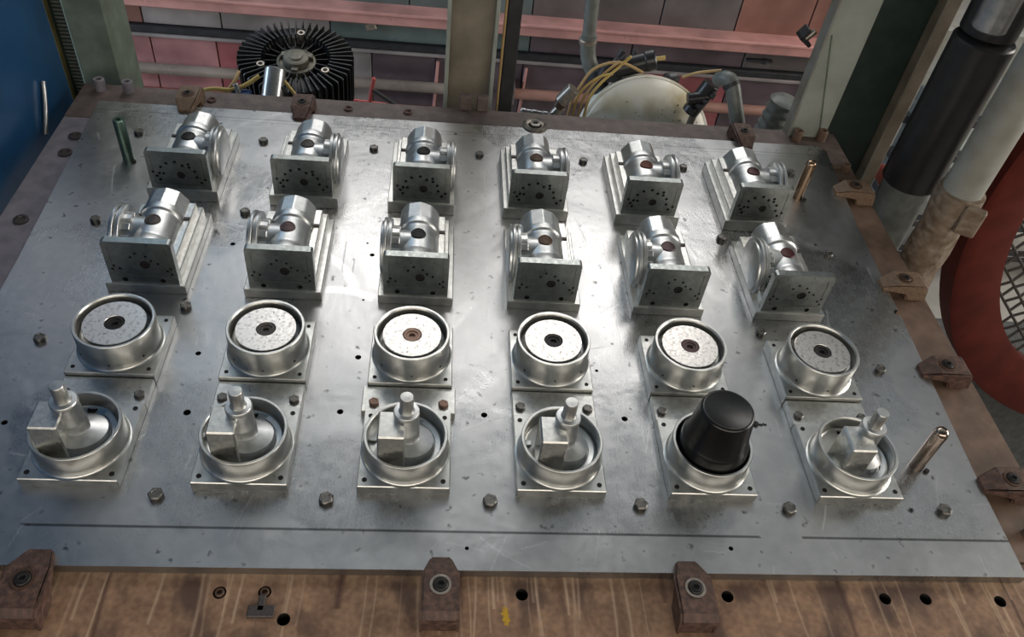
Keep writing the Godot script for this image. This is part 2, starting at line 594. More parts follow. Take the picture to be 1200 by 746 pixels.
# ---------------------------------------------------------------- the setting
func hall() -> void:
	var b := MB.new()
	b.box(Vector3(-4.7, -1.2, -6.2), Vector3(4.9, -1.1, 2.4), 0.0)
	struct("floor", b, M.floor)
	for w in [["wall_left", Vector3(-4.8, -1.2, -6.2), Vector3(-4.7, 3.5, 2.4)], ["wall_right", Vector3(4.9, -1.2, -6.2), Vector3(5.0, 3.5, 2.4)], ["wall_front", Vector3(-4.7, -1.2, 2.4), Vector3(4.9, 3.5, 2.5)], ["wall_far", Vector3(-4.7, -1.2, -6.3), Vector3(4.9, 3.5, -6.2)]]:
		b = MB.new()
		b.box(w[1], w[2], 0.0)
		struct(w[0], b, M.hall)
	b = MB.new()
	b.box(Vector3(-4.7, 3.3, -1.75), Vector3(4.9, 3.4, -0.4), 0.0)
	struct("ceiling", b, M.ceiling)
	b = MB.new()
	b.box(Vector3(-4.7, 3.3, -0.4), Vector3(4.9, 3.4, 2.4), 0.0)
	struct("ceiling_front", b, M.hall)
	b = MB.new()
	b.box(Vector3(-4.7, 3.3, -3.5), Vector3(4.9, 3.5, -3.3), 0.01)
	struct("trim_1", b, M.ceiling)

func slab(parent: Node, called: String, m: Material, x0: float, x1: float, y0: float, y1: float, z0: float, z1: float, ch := 0.002) -> MeshInstance3D:
	var b := MB.new()
	b.box(Vector3(x0, y0, z0), Vector3(x1, y1, z1), ch)
	return obj(called, b, m, parent)

func back_wall() -> void:
	var b := MB.new()
	b.box(Vector3(-2.6, -1.1, -2.05), Vector3(1.55, 0.12, -1.94), 0.0)
	var w := struct("wall_back", b, M.panel_plum)
	# the sheet panels, laid in three courses with open joints
	var rows := [
		[-0.402, 0.10, [[-2.55, -1.30, "panel_grey"], [-1.295, -0.62, "panel_teal"], [-0.615, -0.20, "panel_teal"], [-0.195, 0.235, "panel_teal"], [0.24, 0.70, "panel_slate"], [0.705, 0.98, "panel_slate"], [0.985, 1.25, "panel_orange"], [1.255, 1.54, "panel_orange"]]],
		[-0.539, -0.455, [[-2.55, -1.13, "panel_orange"], [-1.125, -0.86, "panel_grey"], [-0.855, -0.48, "panel_grey"], [-0.475, 0.02, "panel_teal"], [0.025, 0.24, "panel_teal"], [0.245, 0.62, "panel_plum"], [0.625, 1.05, "panel_plum"], [1.055, 1.54, "panel_slate"]]],
		[-1.095, -0.566, [[-2.55, -1.12, "panel_pink"], [-1.115, -0.89, "panel_pink"], [-0.885, -0.60, "panel_rose"], [-0.595, -0.335, "panel_grey"], [-0.33, -0.10, "panel_plum"], [-0.095, 0.225, "panel_plum"], [0.23, 0.66, "panel_plum"], [0.665, 1.02, "panel_rose"], [1.025, 1.54, "panel_plum"]]]]
	for r in rows:
		for p in r[2]:
			slab(w, "panel", M[p[2]], p[0], p[1], r[0], r[1], -1.945, -1.92)
	slab(w, "beam", M.beam_pink, -2.6, 1.55, -0.452, -0.408, -1.95, -1.86, 0.004)
	slab(w, "beam_lip", M.beam_pink, -2.6, 1.55, -0.412, -0.400, -1.93, -1.845, 0.003)
	slab(w, "channel", M.iron, -2.6, 1.55, -0.566, -0.541, -1.93, -1.90, 0.004)
	slab(w, "channel_lip", M.panel_grey, -2.6, 1.55, -0.580, -0.567, -1.93, -1.897, 0.003)
	for x in [[-1.62, 0.0, "pipe_tan"], [0.18, 1.24, "pipe_rose"]]:
		b = MB.new()
		b.rod(Vector3(x[0], -0.68, -1.86), Vector3(x[1], -0.68, -1.86), 0.02, 16)
		obj("pipe", b, M[x[2]], w)
	b = MB.new()
	b.rod(Vector3(-2.0, -0.772, -1.87), Vector3(0.05, -0.778, -1.87), 0.012, 12)
	obj("pipe", b, M.beam_red, w)
	slab(w, "pipe_bracket", M.panel_slate, 0.165, 0.20, -0.715, -0.645, -1.92, -1.835, 0.003)
	for c in [[-0.10, -0.66], [0.23, -0.66]]:
		b = MB.new()
		b.rod(Vector3(c[0], -0.80, -1.912), Vector3(c[0] + 0.01, -0.60, -1.912), 0.006, 8)
		obj("seam_strip", b, M.beam_pink, w)
	# the hooked lug and the latch on the upper course
	b = MB.new()
	b.t = Transform3D(Basis(Vector3(0, 0, 1), 0.35), Vector3(-0.33, -0.475, -1.90))
	b.box(Vector3(-0.02, -0.012, -0.02), Vector3(0.02, 0.02, 0.02), 0.004)
	obj("latch", b, M.zinc, w)
	b = MB.new()
	b.t = Transform3D(Basis(), Vector3(1.13, -0.50, -1.91))
	b.box(Vector3(-0.07, -0.004, -0.01), Vector3(0.03, 0.004, 0.01), 0.002)
	b.rod(Vector3(0.0, 0.006, 0), Vector3(0.0, -0.01, 0), 0.012, 10)
	obj("latch", b, M.iron, w)

# ---------------------------------------------------------------- plate and frame
func plate() -> void:
	var o := thing("aluminium_plate", "large scratched aluminium tooling plate carrying all the moulds and pots", "plate", Vector3.ZERO)
	var c := CSGPolygon3D.new()
	c.polygon = PackedVector2Array([Vector2(-0.727, 0.535), Vector2(0.716, 0.541), Vector2(0.731, 0.525), Vector2(0.712, 0.275), Vector2(0.703, 0.0), Vector2(0.690, -0.30), Vector2(0.689, -0.429), Vector2(-0.70, -0.429), Vector2(-0.708, 0.08)])
	c.depth = 0.014
	c.rotation.x = -PI / 2
	var root := CSGCombiner3D.new()
	root.add_child(c)
	c.position.y = 0.0
	c.material = M.plate
	for h in [[0.702, -0.046, 7], [-0.400, 0.103, 4], [-0.391, 0.208, 5], [-0.177, 0.099, 4.5], [-0.192, 0.199, 4.5], [0.004, 0.197, 4.5], [0.202, 0.196, 4.5], [-0.399, -0.136, 4], [-0.175, -0.126, 4], [-0.611, 0.233, 4], [0.172, 0.108, 2.5], [-0.185, -0.155, 2], [-0.18, -0.02, 2], [-0.02, 0.40, 2.5], [0.31, 0.395, 3.0]]:
		hole(root, Vector3(h[0], 0, h[1]), h[2] * 0.001, 0.012, false)
	var m := await bake(root)
	put("slab", m, null, o)

func rail(called: String, label: String, m: Material, lo: Vector3, hi: Vector3) -> Node3D:
	var o := thing(called, label, "rail", Vector3((lo.x + hi.x) / 2, lo.y, (lo.z + hi.z) / 2), "rails of the press frame")
	var b := MB.new()
	b.t = Transform3D(Basis(), -o.position)
	b.box(lo, hi, 0.002)
	obj("web", b, m, o)
	return o

func cap_screw(parent: Node3D, at: Vector3, r: float, h: float, called := "socket_screw", m: Material = null) -> void:
	var b := MB.new()
	b.t = Transform3D(Basis(), at)
	b.lathe([Vector2(0, 0), Vector2(r, 0), Vector2(r, h - 0.001), Vector2(r - 0.001, h), Vector2(r * 0.55, h), Vector2(r * 0.5, h - 0.003), Vector2(0, h - 0.003)], 18)
	obj(called, b, m if m else M.clamp, parent)

func clamp_block(label: String, at: Vector3, turn: float, m: Material, length := 0.075, width := 0.042, ringed := false) -> void:
	var o := thing("clamp_block", label, "clamp", at, "rusty clamps that hold the plate down")
	o.rotation.y = turn
	# -z points over the plate; the heel stands on the rail
	var w := width / 2
	var b := MB.new()
	var prof := PackedVector2Array([Vector2(-length * 0.52, 0.015), Vector2(-length * 0.52, 0.021), Vector2(-length * 0.2, 0.033), Vector2(length * 0.40, 0.033), Vector2(length * 0.5, 0.026), Vector2(length * 0.5, 0.0), Vector2(length * 0.08, 0.0), Vector2(length * 0.02, 0.015)])
	b.t = Transform3D(Basis(Vector3(0, 0, -1), Vector3(0, 1, 0), Vector3(1, 0, 0)), Vector3.ZERO)
	var p := PackedVector2Array()
	for q in prof:
		p.append(Vector2(-q.x, q.y))
	b.prism(p, -w + 0.003, w - 0.003)
	for i in b.v.size():   # the nose narrows in plan
		if b.v[i].z < -length * 0.19:
			b.v[i].x *= lerpf(1.0, 0.55, clampf((-b.v[i].z - length * 0.19) / (length * 0.33), 0, 1))
	var first := b.v.size()
	b.t = Transform3D()
	for s in [-1.0, 1.0]:
		var side := PackedVector2Array()
		for q in p:
			side.append(Vector2(q.x * 0.96 + (-0.004 if q.y < 0.001 else 0.0), lerpf(0.016, q.y, 0.86)))
		b.t = Transform3D(Basis(Vector3(0, 0, -1), Vector3(0, 1, 0), Vector3(1, 0, 0)), Vector3.ZERO)
		b.prism(side, s * (w - 0.003), s * w)
	for i in range(first, b.v.size()):
		if b.v[i].z < -length * 0.19:
			b.v[i].x *= lerpf(1.0, 0.55, clampf((-b.v[i].z - length * 0.19) / (length * 0.33), 0, 1))
	b.t = Transform3D()
	obj("body", b, m, o)
	b = MB.new()
	b.t = Transform3D(Basis(), Vector3(0, 0.033, 0))
	b.lathe([Vector2(0.0125, -0.001), Vector2(0.0125, 0.0012), Vector2(0.0095, 0.0012), Vector2(0.009, -0.0005)], 22)
	obj("counterbore", b, M.zinc if ringed else M.plug_brown, o)
	cap_screw(o, Vector3(0, 0.030, 0), 0.0085, 0.006, "socket_screw", M.dark_steel if m == M.clamp else M.plug_brown)
	b = MB.new()
	b.lathe([Vector2(0.0055, 0.0335), Vector2(0.0062, 0.0368), Vector2(0.0045, 0.0372), Vector2(0.0036, 0.0345), Vector2(0, 0.034)], 6)
	obj("socket", b, M.bore, o)

func frame() -> void:
	var r := rail("rear_rail", "purple brown steel rail behind the rear edge of the plate", M.rail, Vector3(-0.785, -0.075, -0.622), Vector3(0.785, -0.015, -0.50))
	for s in [[-0.746, -0.600], [-0.692, -0.598], [0.687, -0.584], [0.745, -0.592]]:
		var b := MB.new()
		b.t = Transform3D(Basis(), Vector3(s[0], -0.015, s[1]) - r.position)
		b.lathe([Vector2(0.0105, 0), Vector2(0.0105, 0.023), Vector2(0.0095, 0.024), Vector2(0.0055, 0.024), Vector2(0.005, 0.018), Vector2(0, 0.018)], 16)
		obj("standoff", b, M.rail_tan if s[0] > 0 else M.rail_violet, r)
	for s in [-0.023, 0.013]:
		var b := MB.new()
		b.box(Vector3(s - 0.012, -0.015, -0.628) - r.position, Vector3(s + 0.012, 0.018, -0.612) - r.position, 0.002)
		obj("lug", b, M.rail, r)
	for s in [[-0.53, -0.586], [-0.14, -0.59], [-0.26, -0.588]]:
		var b := MB.new()
		b.t = Transform3D(Basis(), Vector3(s[0], -0.015, s[1]) - r.position)
		b.lathe([Vector2(0.009, 0), Vector2(0.009, 0.004), Vector2(0.006, 0.004), Vector2(0.005, 0.001), Vector2(0, 0.001)], 14)
		obj("bolt", b, M.clamp, r)
	r = rail("side_rail", "violet grey steel rail beside the blue panel", M.rail_violet, Vector3(-0.785, -0.075, -0.50), Vector3(-0.66, -0.016, 0.40))
	for s in [[-0.742, -0.434], [-0.742, -0.380], [-0.748, -0.187], [-0.742, -0.05]]:
		var b := MB.new()
		b.t = Transform3D(Basis(), Vector3(s[0], -0.016, s[1]) - r.position)
		b.lathe([Vector2(0.012, 0), Vector2(0.012, 0.0025), Vector2(0.008, 0.003), Vector2(0.007, 0.001), Vector2(0, 0.001)], 16)
		obj("screw", b, M.plug_grey, r)
	r = rail("side_rail", "tan brown steel rail on the side of the red fan ring", M.rail_tan, Vector3(0.63, -0.075, -0.50), Vector3(0.782, -0.016, 0.40))
	for s in [[0.762, -0.482], [0.735, 0.36]]:
		cap_screw(r, Vector3(s[0], -0.016, s[1]) - r.position, 0.009, 0.016, "socket_screw", M.rail_tan)
	# front rail with its runs of dried coolant and a row of tapped holes
	r = thing("front_rail", "wide tan brown front rail streaked with pale dried drips", "rail", Vector3(0, -0.075, 0.46), "rails of the press frame")
	var root := CSGCombiner3D.new()
	var c := CSGBox3D.new()
	c.size = Vector3(1.62, 0.06, 0.112)
	c.position = Vector3(0, -0.045, 0.459)
	c.material = M.drips
	root.add_child(c)
	for h in [[-0.301, 0.452], [-0.251, 0.451], [-0.225, 0.483], [0.046, 0.451], [0.297, 0.451], [0.498, 0.452], [0.551, 0.452], [0.649, 0.454]]:
		hole(root, Vector3(h[0], -0.015, h[1]), 0.0075, 0.03, false, 16)
	var w := put("web", await bake(root), null, r)
	w.position = -r.position
	var b2 := MB.new()
	b2.box(Vector3(-0.81, -0.10, 0.496) - r.position, Vector3(0.81, -0.022, 0.53) - r.position, 0.003)
	obj("edge_strip", b2, M.plug_rust, r)
	for h in [[-0.301, 0.452], [-0.251, 0.451]]:
		cap_screw(r, Vector3(h[0], -0.021, h[1]) - r.position, 0.0055, 0.008, "set_screw", M.plug_brown)
	b2 = MB.new()
	b2.box(Vector3(-0.266, -0.0155, 0.468) - r.position, Vector3(-0.236, -0.011, 0.482) - r.position, 0.002)
	b2.box(Vector3(-0.256, -0.0155, 0.455) - r.position, Vector3(-0.248, -0.011, 0.475) - r.position, 0.002)
	obj("bracket", b2, M.plug_grey, r)
	var base := -0.015
	clamp_block("rusty clamp on the rear rail behind the mould beside the green pin", Vector3(-0.563, base, -0.552), PI, M.clamp_tan)
	clamp_block("rusty clamp on the rear rail in front of the black blower", Vector3(-0.345, base, -0.550), PI, M.clamp)
	clamp_block("rusty clamp on the rear rail at the foot of the grey bent pipe", Vector3(0.556, base, -0.552), PI, M.clamp)
	clamp_block("tan clamp on the side rail nearest the black cylinder", Vector3(0.738, base, -0.381), PI / 2, M.clamp_tan)
	clamp_block("tan clamp on the side rail below the wrapped pipe", Vector3(0.734, base, -0.113), PI / 2, M.clamp_tan)
	clamp_block("dark brown clamp on the side rail beside the curve of the red fan ring", Vector3(0.724, base, 0.085), PI / 2, M.clamp)
	clamp_block("rusty clamp on the side rail closest to the front steel pin", Vector3(0.728, base, 0.293), PI / 2, M.clamp)
	clamp_block("rusty clamp at the blue panel end of the streaked front rail", Vector3(-0.503, base, 0.455), 0.0, M.clamp, 0.082, 0.050)
	clamp_block("rusty clamp on the front rail below the third post pot", Vector3(-0.051, base, 0.456), 0.0, M.clamp, 0.078, 0.044, true)
	clamp_block("rusty clamp on the front rail below the black cup", Vector3(0.247, base, 0.457), 0.0, M.clamp, 0.078, 0.046, true)
	var o := thing("lifting_ring", "round grey washer ring lying on the rear edge of the plate", "ring", Vector3(0.119, 0.0, -0.548))
	var b := MB.new()
	b.lathe([Vector2(0.014, 0), Vector2(0.0255, 0), Vector2(0.0255, 0.003), Vector2(0.0215, 0.006), Vector2(0.019, 0.0035), Vector2(0.014, 0.003), Vector2(0.014, 0)], 30)
	obj("washer", b, M.zinc, o)
	b = MB.new()
	b.lathe([Vector2(0, 0), Vector2(0.0135, 0.0), Vector2(0.0125, 0.007), Vector2(0.006, 0.008), Vector2(0.005, 0.004), Vector2(0, 0.004)], 6)
	obj("nut", b, M.bolt, o)

# ---------------------------------------------------------------- what stands left, right and behind
func left_side() -> void:
	var o := thing("blue_panel", "glossy blue machine panel standing along the side rail", "panel", Vector3(-0.84, -0.06, -0.1))
	var b := MB.new()
	b.box(Vector3(-0.02, -0.2, -0.53), Vector3(0.02, 1.0, 1.0), 0.003)
	obj("sheet", b, M.blue, o)
	b = MB.new()
	b.box(Vector3(-0.035, -0.2, -0.545), Vector3(-0.015, 1.0, -0.53), 0.003)
	obj("edge_strip", b, M.khaki, o)
	b = MB.new()
	b.tube([Vector3(0.026, 0.02, -0.37), Vector3(0.027, 0.06, -0.40), Vector3(0.026, 0.10, -0.425)], 0.004, 8, 4)
	obj("handle", b, M.silver, o)
	o = thing("machine_post", "grey green machine post with a toothed rack beside the blue panel", "post", Vector3(-0.79, -1.1, -0.70))
	b = MB.new()
	b.box(Vector3(-0.02, 0, -0.08), Vector3(0.06, 1.6, 0.03), 0.004)
	obj("shaft", b, M.green, o)
	b = MB.new()
	b.box(Vector3(-0.055, 0, -0.04), Vector3(-0.02, 1.6, 0.005), 0.001)
	obj("rack_channel", b, M.green_dark, o)
	b = MB.new()
	for k in 60:
		b.box(Vector3(-0.047, 0.95 + k * 0.008, 0.004), Vector3(-0.028, 0.9545 + k * 0.008, 0.009), 0.0005)
	var teeth := obj("rack_teeth", b, M.pipe_grey, o)
	teeth.set_meta("kind", "stuff")
	b = MB.new()
	b.box(Vector3(-0.075, 0, -0.03), Vector3(-0.055, 1.6, 0.02), 0.002)
	obj("edge_strip", b, M.khaki, o)

func right_side() -> void:
	var o := thing("machine_post", "tall grey green post with a gusset behind the bronze guide pin", "post", Vector3(0.72, -1.1, -0.66))
	var b := MB.new()
	b.box(Vector3(-0.02, 0, -0.03), Vector3(0.037, 1.9, 0.042), 0.003)
	obj("shaft", b, M.green, o)
	b = MB.new()
	b.t = Transform3D(Basis(), Vector3(0, 1.08, 0.055))
	b.prism(PackedVector2Array([Vector2(-0.044, -0.5), Vector2(-0.040, 0.82), Vector2(0.040, 0.82), Vector2(0.034, -0.5)]), -0.012, 0.004)
	obj("front_plate", b, M.grey_green, o)
	b = MB.new()
	b.rod(Vector3(0.026, 1.08, 0.0595), Vector3(-0.036, 1.315, 0.0595), 0.002, 8)
	obj("weld_seam", b, M.green, o)
	b = MB.new()
	b.box(Vector3(-0.049, 0.58, 0.03), Vector3(-0.0435, 1.9, 0.064), 0.001)
	obj("edge_strip", b, M.pipe_white, o)
	b = MB.new()
	b.box(Vector3(0.037, 0, -0.10), Vector3(0.17, 1.9, 0.02), 0.003)
	obj("side_plate", b, M.green_dark, o)
	b = MB.new()
	b.box(Vector3(0.17, 0, -0.10), Vector3(0.20, 1.9, 0.05), 0.003)
	obj("flange", b, M.column, o)
	o = thing("bracket", "small dark bracket fixed at the top edge of the grey green gusset", "bracket", Vector3(0.665, 0.18, -0.66))
	b = MB.new()
	b.t = Transform3D(Basis(Vector3(0, 0, 1), -0.6), Vector3(0.0, 0, 0))
	b.box(Vector3(-0.018, -0.012, -0.015), Vector3(0.014, -0.004, 0.015), 0.002)
	b.box(Vector3(-0.018, -0.012, -0.015), Vector3(-0.012, 0.014, 0.015), 0.002)
	obj("angle", b, M.iron, o)
	b = MB.new()
	b.rod(Vector3(-0.005, -0.008, 0.0), Vector3(0.012, 0.014, 0.0), 0.006, 10)
	obj("pin", b, M.zinc, o)

	o = thing("air_cylinder", "big black vertical cylinder with a silver collar beside the dark post", "cylinder", Vector3(0.888, -0.5, -0.45))
	b = MB.new()
	b.rod(Vector3(0, 0.49, 0), Vector3(0, 0.80, 0), 0.055, 36, 0.003)
	obj("tube", b, M.black_hose, o)
	b = MB.new()
	b.rod(Vector3(0, 0, 0), Vector3(0, 0.49, 0), 0.048, 36, 0.003)
	obj("rod", b, M.pipe_grey, o)
	b = MB.new()
	b.rod(Vector3(-0.012, 0.82, 0.01), Vector3(-0.012, 1.15, 0.01), 0.03, 28, 0.004)
	obj("collar", b, M.silver, o)
	b = MB.new()
	b.rod(Vector3(0.012, 0.80, -0.02), Vector3(0.012, 1.15, -0.02), 0.05, 28, 0.004)
	obj("upper_tube", b, M.black_hose, o)

	o = thing("wrapped_pipe", "grey white pipe with a stained wrapped lower end beside the red ring", "pipe", Vector3(0.843, -0.3, -0.24))
	b = MB.new()
	b.rod(Vector3(0, 0.415, 0), Vector3(0, 0.9, 0), 0.034, 30, 0.002)
	obj("pipe_tube", b, M.pipe_white, o)
	b = MB.new()
	b.lathe([Vector2(0.036, 0.0), Vector2(0.041, 0.05), Vector2(0.037, 0.12), Vector2(0.041, 0.18), Vector2(0.036, 0.24), Vector2(0.039, 0.29), Vector2(0.036, 0.34), Vector2(0.042, 0.40), Vector2(0.041, 0.418), Vector2(0.034, 0.42)], 30)
	obj("wrap", b, M.wrap, o)
	b = MB.new()
	b.t = Transform3D(Basis(Vector3(0, 1, 0), -0.5), Vector3(0.0, 0.0, 0.0))
	b.box(Vector3(0.012, 0.36, 0.030), Vector3(0.048, 0.415, 0.046), 0.003)
	obj("wrap_end", b, M.wrap, o)

	# the big fan: a red ring standing up, with a wire guard
	o = thing("fan_ring", "large curved red painted fan ring with a wire guard", "fan", Vector3(1.684, 0.06, -0.36))
	b = MB.new()
	b.t = Transform3D(Basis(Vector3(1, 0, 0), PI / 2), Vector3.ZERO)
	b.lathe([Vector2(0.60, -0.03), Vector2(0.71, -0.025), Vector2(0.71, 0.035), Vector2(0.70, 0.04), Vector2(0.61, 0.02), Vector2(0.60, 0.015), Vector2(0.60, -0.03)], 120)
	obj("ring", b, M.red, o)
	b = MB.new()
	for k in 40:
		for s in [-1.0, 1.0]:
			var off := -0.60 + k * 0.031
			# a zigzag wire across the opening
			var pts := []
			for q in 41:
				var u := -0.60 + q * 0.03
				var at := Vector2(u * 0.7071 - s * off * 0.7071, s * u * 0.7071 + off * 0.7071)
				if at.length() < 0.605 and at.x < -0.1:
					pts.append(Vector3(at.x, at.y, -0.012 + 0.0035 * s * (1.0 if (q + k) % 2 else -1.0)))
			if pts.size() > 2:
				b.tube(pts, 0.0034, 5, 1)
	var net := obj("wire_guard", b, M.wire, o)
	net.set_meta("kind", "stuff")
	# behind the guard and between the pipes: a pale rack on the floor
	o = thing("floor_rack", "pale grey rack with dark bars seen behind the pipes and wire guard", "rack", Vector3(1.75, -1.1, -1.1))
	for k in 5:
		slab(o, "bar", M.iron, -0.25, 0.95, 0.10 + k * 0.13, 0.13 + k * 0.13, -0.35 - k * 0.02, -0.31 - k * 0.02, 0.003)
	for x in [-0.2, 0.3, 0.8]:
		slab(o, "upright", M.pipe_grey, x - 0.025, x + 0.025, 0.0, 0.75, -0.43, -0.36, 0.003)
	slab(o, "back_board", M.pipe_white, -0.1, 1.0, 0.05, 0.78, -0.84, -0.80, 0.003)
	slab(o, "shelf", M.grey_green, -0.15, 0.95, 0.40, 0.42, -0.75, -0.45, 0.003)
	o = thing("concrete_block", "rough grey concrete block beneath the red fan ring", "block", Vector3(1.62, -1.1, -0.52))
	slab(o, "block", M.concrete, -0.45, 0.45, 0.0, 0.56, -0.1, 0.1, 0.02)
	o = thing("red_bar", "dark red bar rising behind the grey white pipe", "bar", Vector3(0.99, -1.1, -0.62))
	slab(o, "bar", M.red, -0.012, 0.02, 0.0, 1.75, -0.03, 0.0, 0.002)
	slab(o, "bracket", M.beam_red, -0.05, 0.0, 0.96, 1.0, -0.03, 0.02, 0.004)

func rear_machines() -> void:
	# the H column straight behind the plate
	var o := thing("steel_column", "pale khaki steel channel column standing behind the middle of the plate", "column", Vector3(-0.012, -1.1, -0.71))
	slab(o, "web", M.column, -0.048, 0.048, 0, 1.8, -0.03, -0.012, 0.001)
	slab(o, "flange", M.grey_green, -0.056, -0.048, 0, 1.8, -0.04, 0.03, 0.001)
	slab(o, "flange", M.grey_green, 0.040, 0.048, 0, 1.8, -0.04, 0.03, 0.001)
	o = thing("steel_post", "dark grey steel post beside the pale column", "post", Vector3(0.06, -1.1, -0.74))
	slab(o, "shaft", M.iron, -0.004, 0.026, 0, 1.8, -0.04, 0.0, 0.002)
	var b := MB.new()
	b.rod(Vector3(-0.008, 0.75, 0.004), Vector3(-0.008, 1.8, 0.004), 0.003, 8)
	obj("wire", b, M.tan_hose, o)

	# finned blower lying flat
	o = thing("blower", "black finned round blower with a grey hub behind the rear rail", "blower", Vector3(-0.4305, -0.174, -0.985))
	o.rotation = Vector3(0.17, 0.0, -0.02)
	b = MB.new()
	b.lathe([Vector2(0.10, -0.06), Vector2(0.124, -0.055), Vector2(0.126, 0.048), Vector2(0.120, 0.052), Vector2(0.085, 0.050), Vector2(0.078, 0.036), Vector2(0.05, 0.036), Vector2(0.0, 0.036)], 56)
	obj("drum", b, M.fin, o)
	for k in 48:
		var a := TAU * k / 48
		b = MB.new()
		b.t = Transform3D(Basis(Vector3(0, 1, 0), -a), Vector3.ZERO)
		b.prism(PackedVector2Array([Vector2(0.078, 0.030), Vector2(0.082, 0.062), Vector2(0.136, 0.062), Vector2(0.139, 0.058), Vector2(0.137, -0.058), Vector2(0.120, -0.058), Vector2(0.120, 0.045)]), -0.0016, 0.0016)
		obj("fin", b, M.fin, o)
	for k in 20:
		var a := TAU * (k + 0.5) / 20
		b = MB.new()
		b.t = Transform3D(Basis(Vector3(0, 1, 0), -a), Vector3.ZERO)
		b.box(Vector3(0.048, 0.034, -0.0012), Vector3(0.078, 0.050, 0.0012), 0.0004)
		obj("inner_fin", b, M.fin, o)
	b = MB.new()
	b.lathe([Vector2(0.049, 0.036), Vector2(0.047, 0.046), Vector2(0.041, 0.048), Vector2(0.039, 0.043), Vector2(0.031, 0.043), Vector2(0.030, 0.058), Vector2(0.026, 0.060), Vector2(0.017, 0.060), Vector2(0.016, 0.064), Vector2(0.008, 0.065), Vector2(0.0, 0.065)], 36)
	obj("hub", b, M.hub, o)
	for k in 3:
		var a := TAU * k / 3 + 1.55
		b = MB.new()
		b.t = Transform3D(Basis(), Vector3(cos(a) * 0.088, 0.048, -sin(a) * 0.088))
		b.lathe([Vector2(0.0095, 0), Vector2(0.0095, 0.016), Vector2(0.0055, 0.016), Vector2(0.005, 0.011), Vector2(0, 0.011)], 16)
		obj("screw_boss", b, M.zinc, o)
	for k in 3:
		var a := TAU * k / 3 + 0.55
		b = MB.new()
		b.box(Vector3(cos(a) * 0.035 - 0.008, 0.046, -sin(a) * 0.035 - 0.008), Vector3(cos(a) * 0.035 + 0.008, 0.053, -sin(a) * 0.035 + 0.008), 0.002)
		obj("hub_ear", b, M.hub, o)
	o = thing("capacitor", "silver capacitor can in front of the black blower", "capacitor", Vector3(-0.462, -0.11, -0.81))
	b = MB.new()
	b.rod(Vector3(0.004, -0.022, 0.03), Vector3(0.010, 0.032, -0.03), 0.0235, 28, 0.003)
	obj("can", b, M.silver, o)
	b = MB.new()
	b.rod(Vector3(0.0035, -0.0265, 0.035), Vector3(0.004, -0.022, 0.03), 0.022, 28, 0.001)
	obj("end_cap", b, M.iron, o)
	b = MB.new()
	b.box(Vector3(0.022, -0.012, 0.0), Vector3(0.032, 0.012, 0.012), 0.002)
	obj("clip", b, M.iron, o)
	o = thing("cable", "yellow cable lying behind the rear rail near the blower", "cable", Vector3.ZERO)
	b = MB.new()
	b.tube([Vector3(-0.66, -0.15, -0.80), Vector3(-0.60, -0.118, -0.80), Vector3(-0.55, -0.115, -0.80), Vector3(-0.52, -0.108, -0.81), Vector3(-0.488, -0.092, -0.83)], 0.005)
	obj("sheath", b, M.yellow, o)
	o = thing("cable", "short yellow cable dipping toward the clamp beside the capacitor", "cable", Vector3.ZERO)
	b = MB.new()
	b.tube([Vector3(-0.437, -0.095, -0.83), Vector3(-0.40, -0.125, -0.80), Vector3(-0.375, -0.15, -0.78)], 0.004)
	obj("sheath", b, M.yellow, o)
	o = thing("cable", "tan cable crossing the yellow one by the blue connector", "cable", Vector3.ZERO)
	b = MB.new()
	b.tube([Vector3(-0.61, -0.16, -0.79), Vector3(-0.575, -0.135, -0.79), Vector3(-0.545, -0.105, -0.81), Vector3(-0.535, -0.09, -0.84)], 0.004)
	obj("sheath", b, M.tan_hose, o)
	o = thing("connector", "small dark blue connector between the cables and the capacitor", "connector", Vector3(-0.525, -0.13, -0.80))
	b = MB.new()
	b.box(Vector3(-0.024, -0.02, -0.015), Vector3(0.020, 0.012, 0.015), 0.003)
	obj("shell", b, M.blue_plastic, o)
	b = MB.new()
	b.rod(Vector3(-0.005, 0.01, 0.005), Vector3(-0.012, 0.032, 0.0), 0.006, 10)
	obj("plug", b, M.silver, o)
	# thin red stand behind the blower
	o = thing("red_stand", "small red pipe stand beside the black blower", "stand", Vector3(-0.27, -0.36, -1.2))
	b = MB.new()
	b.rod(Vector3(0.008, 0.075, 0), Vector3(-0.006, 0.0, 0), 0.006, 10)
	obj("post", b, M.beam_red, o)
	b = MB.new()
	b.rod(Vector3(0.0, 0.04, 0), Vector3(0.066, -0.004, 0), 0.006, 10)
	obj("brace", b, M.iron, o)
	b = MB.new()
	b.rod(Vector3(-0.10, 0.0, 0), Vector3(0.09, -0.012, 0.0), 0.008, 10)
	obj("foot", b, M.beam_red, o)

	# round drum housing, its dished end turned to the camera
	o = thing("drum_housing", "cream painted round drum with a weld rim, yellowed and speckled with rust", "drum", Vector3(0.438, -0.226, -0.86))
	var face := Basis(Vector3(1, 0, 0), Vector3(0, 0.42, 0.908), Vector3(0, -0.908, 0.42))
	b = MB.new()
	b.t = Transform3D(face, Vector3.ZERO)
	b.lathe([Vector2(0.168, -0.045), Vector2(0.168, 0.0), Vector2(0.166, 0.006), Vector2(0.158, 0.018), Vector2(0.14, 0.027), Vector2(0.10, 0.037), Vector2(0.05, 0.043), Vector2(0.0, 0.045)], 72)
	obj("shell", b, M.tank, o)
	b = MB.new()
	b.t = Transform3D(face, Vector3.ZERO)
	b.lathe([Vector2(0.166, 0.004), Vector2(0.1695, 0.005), Vector2(0.1695, 0.009), Vector2(0.164, 0.011)], 72)
	obj("weld_rim", b, M.tank, o)
	var rng := RandomNumberGenerator.new()
	rng.seed = 9
	b = MB.new()
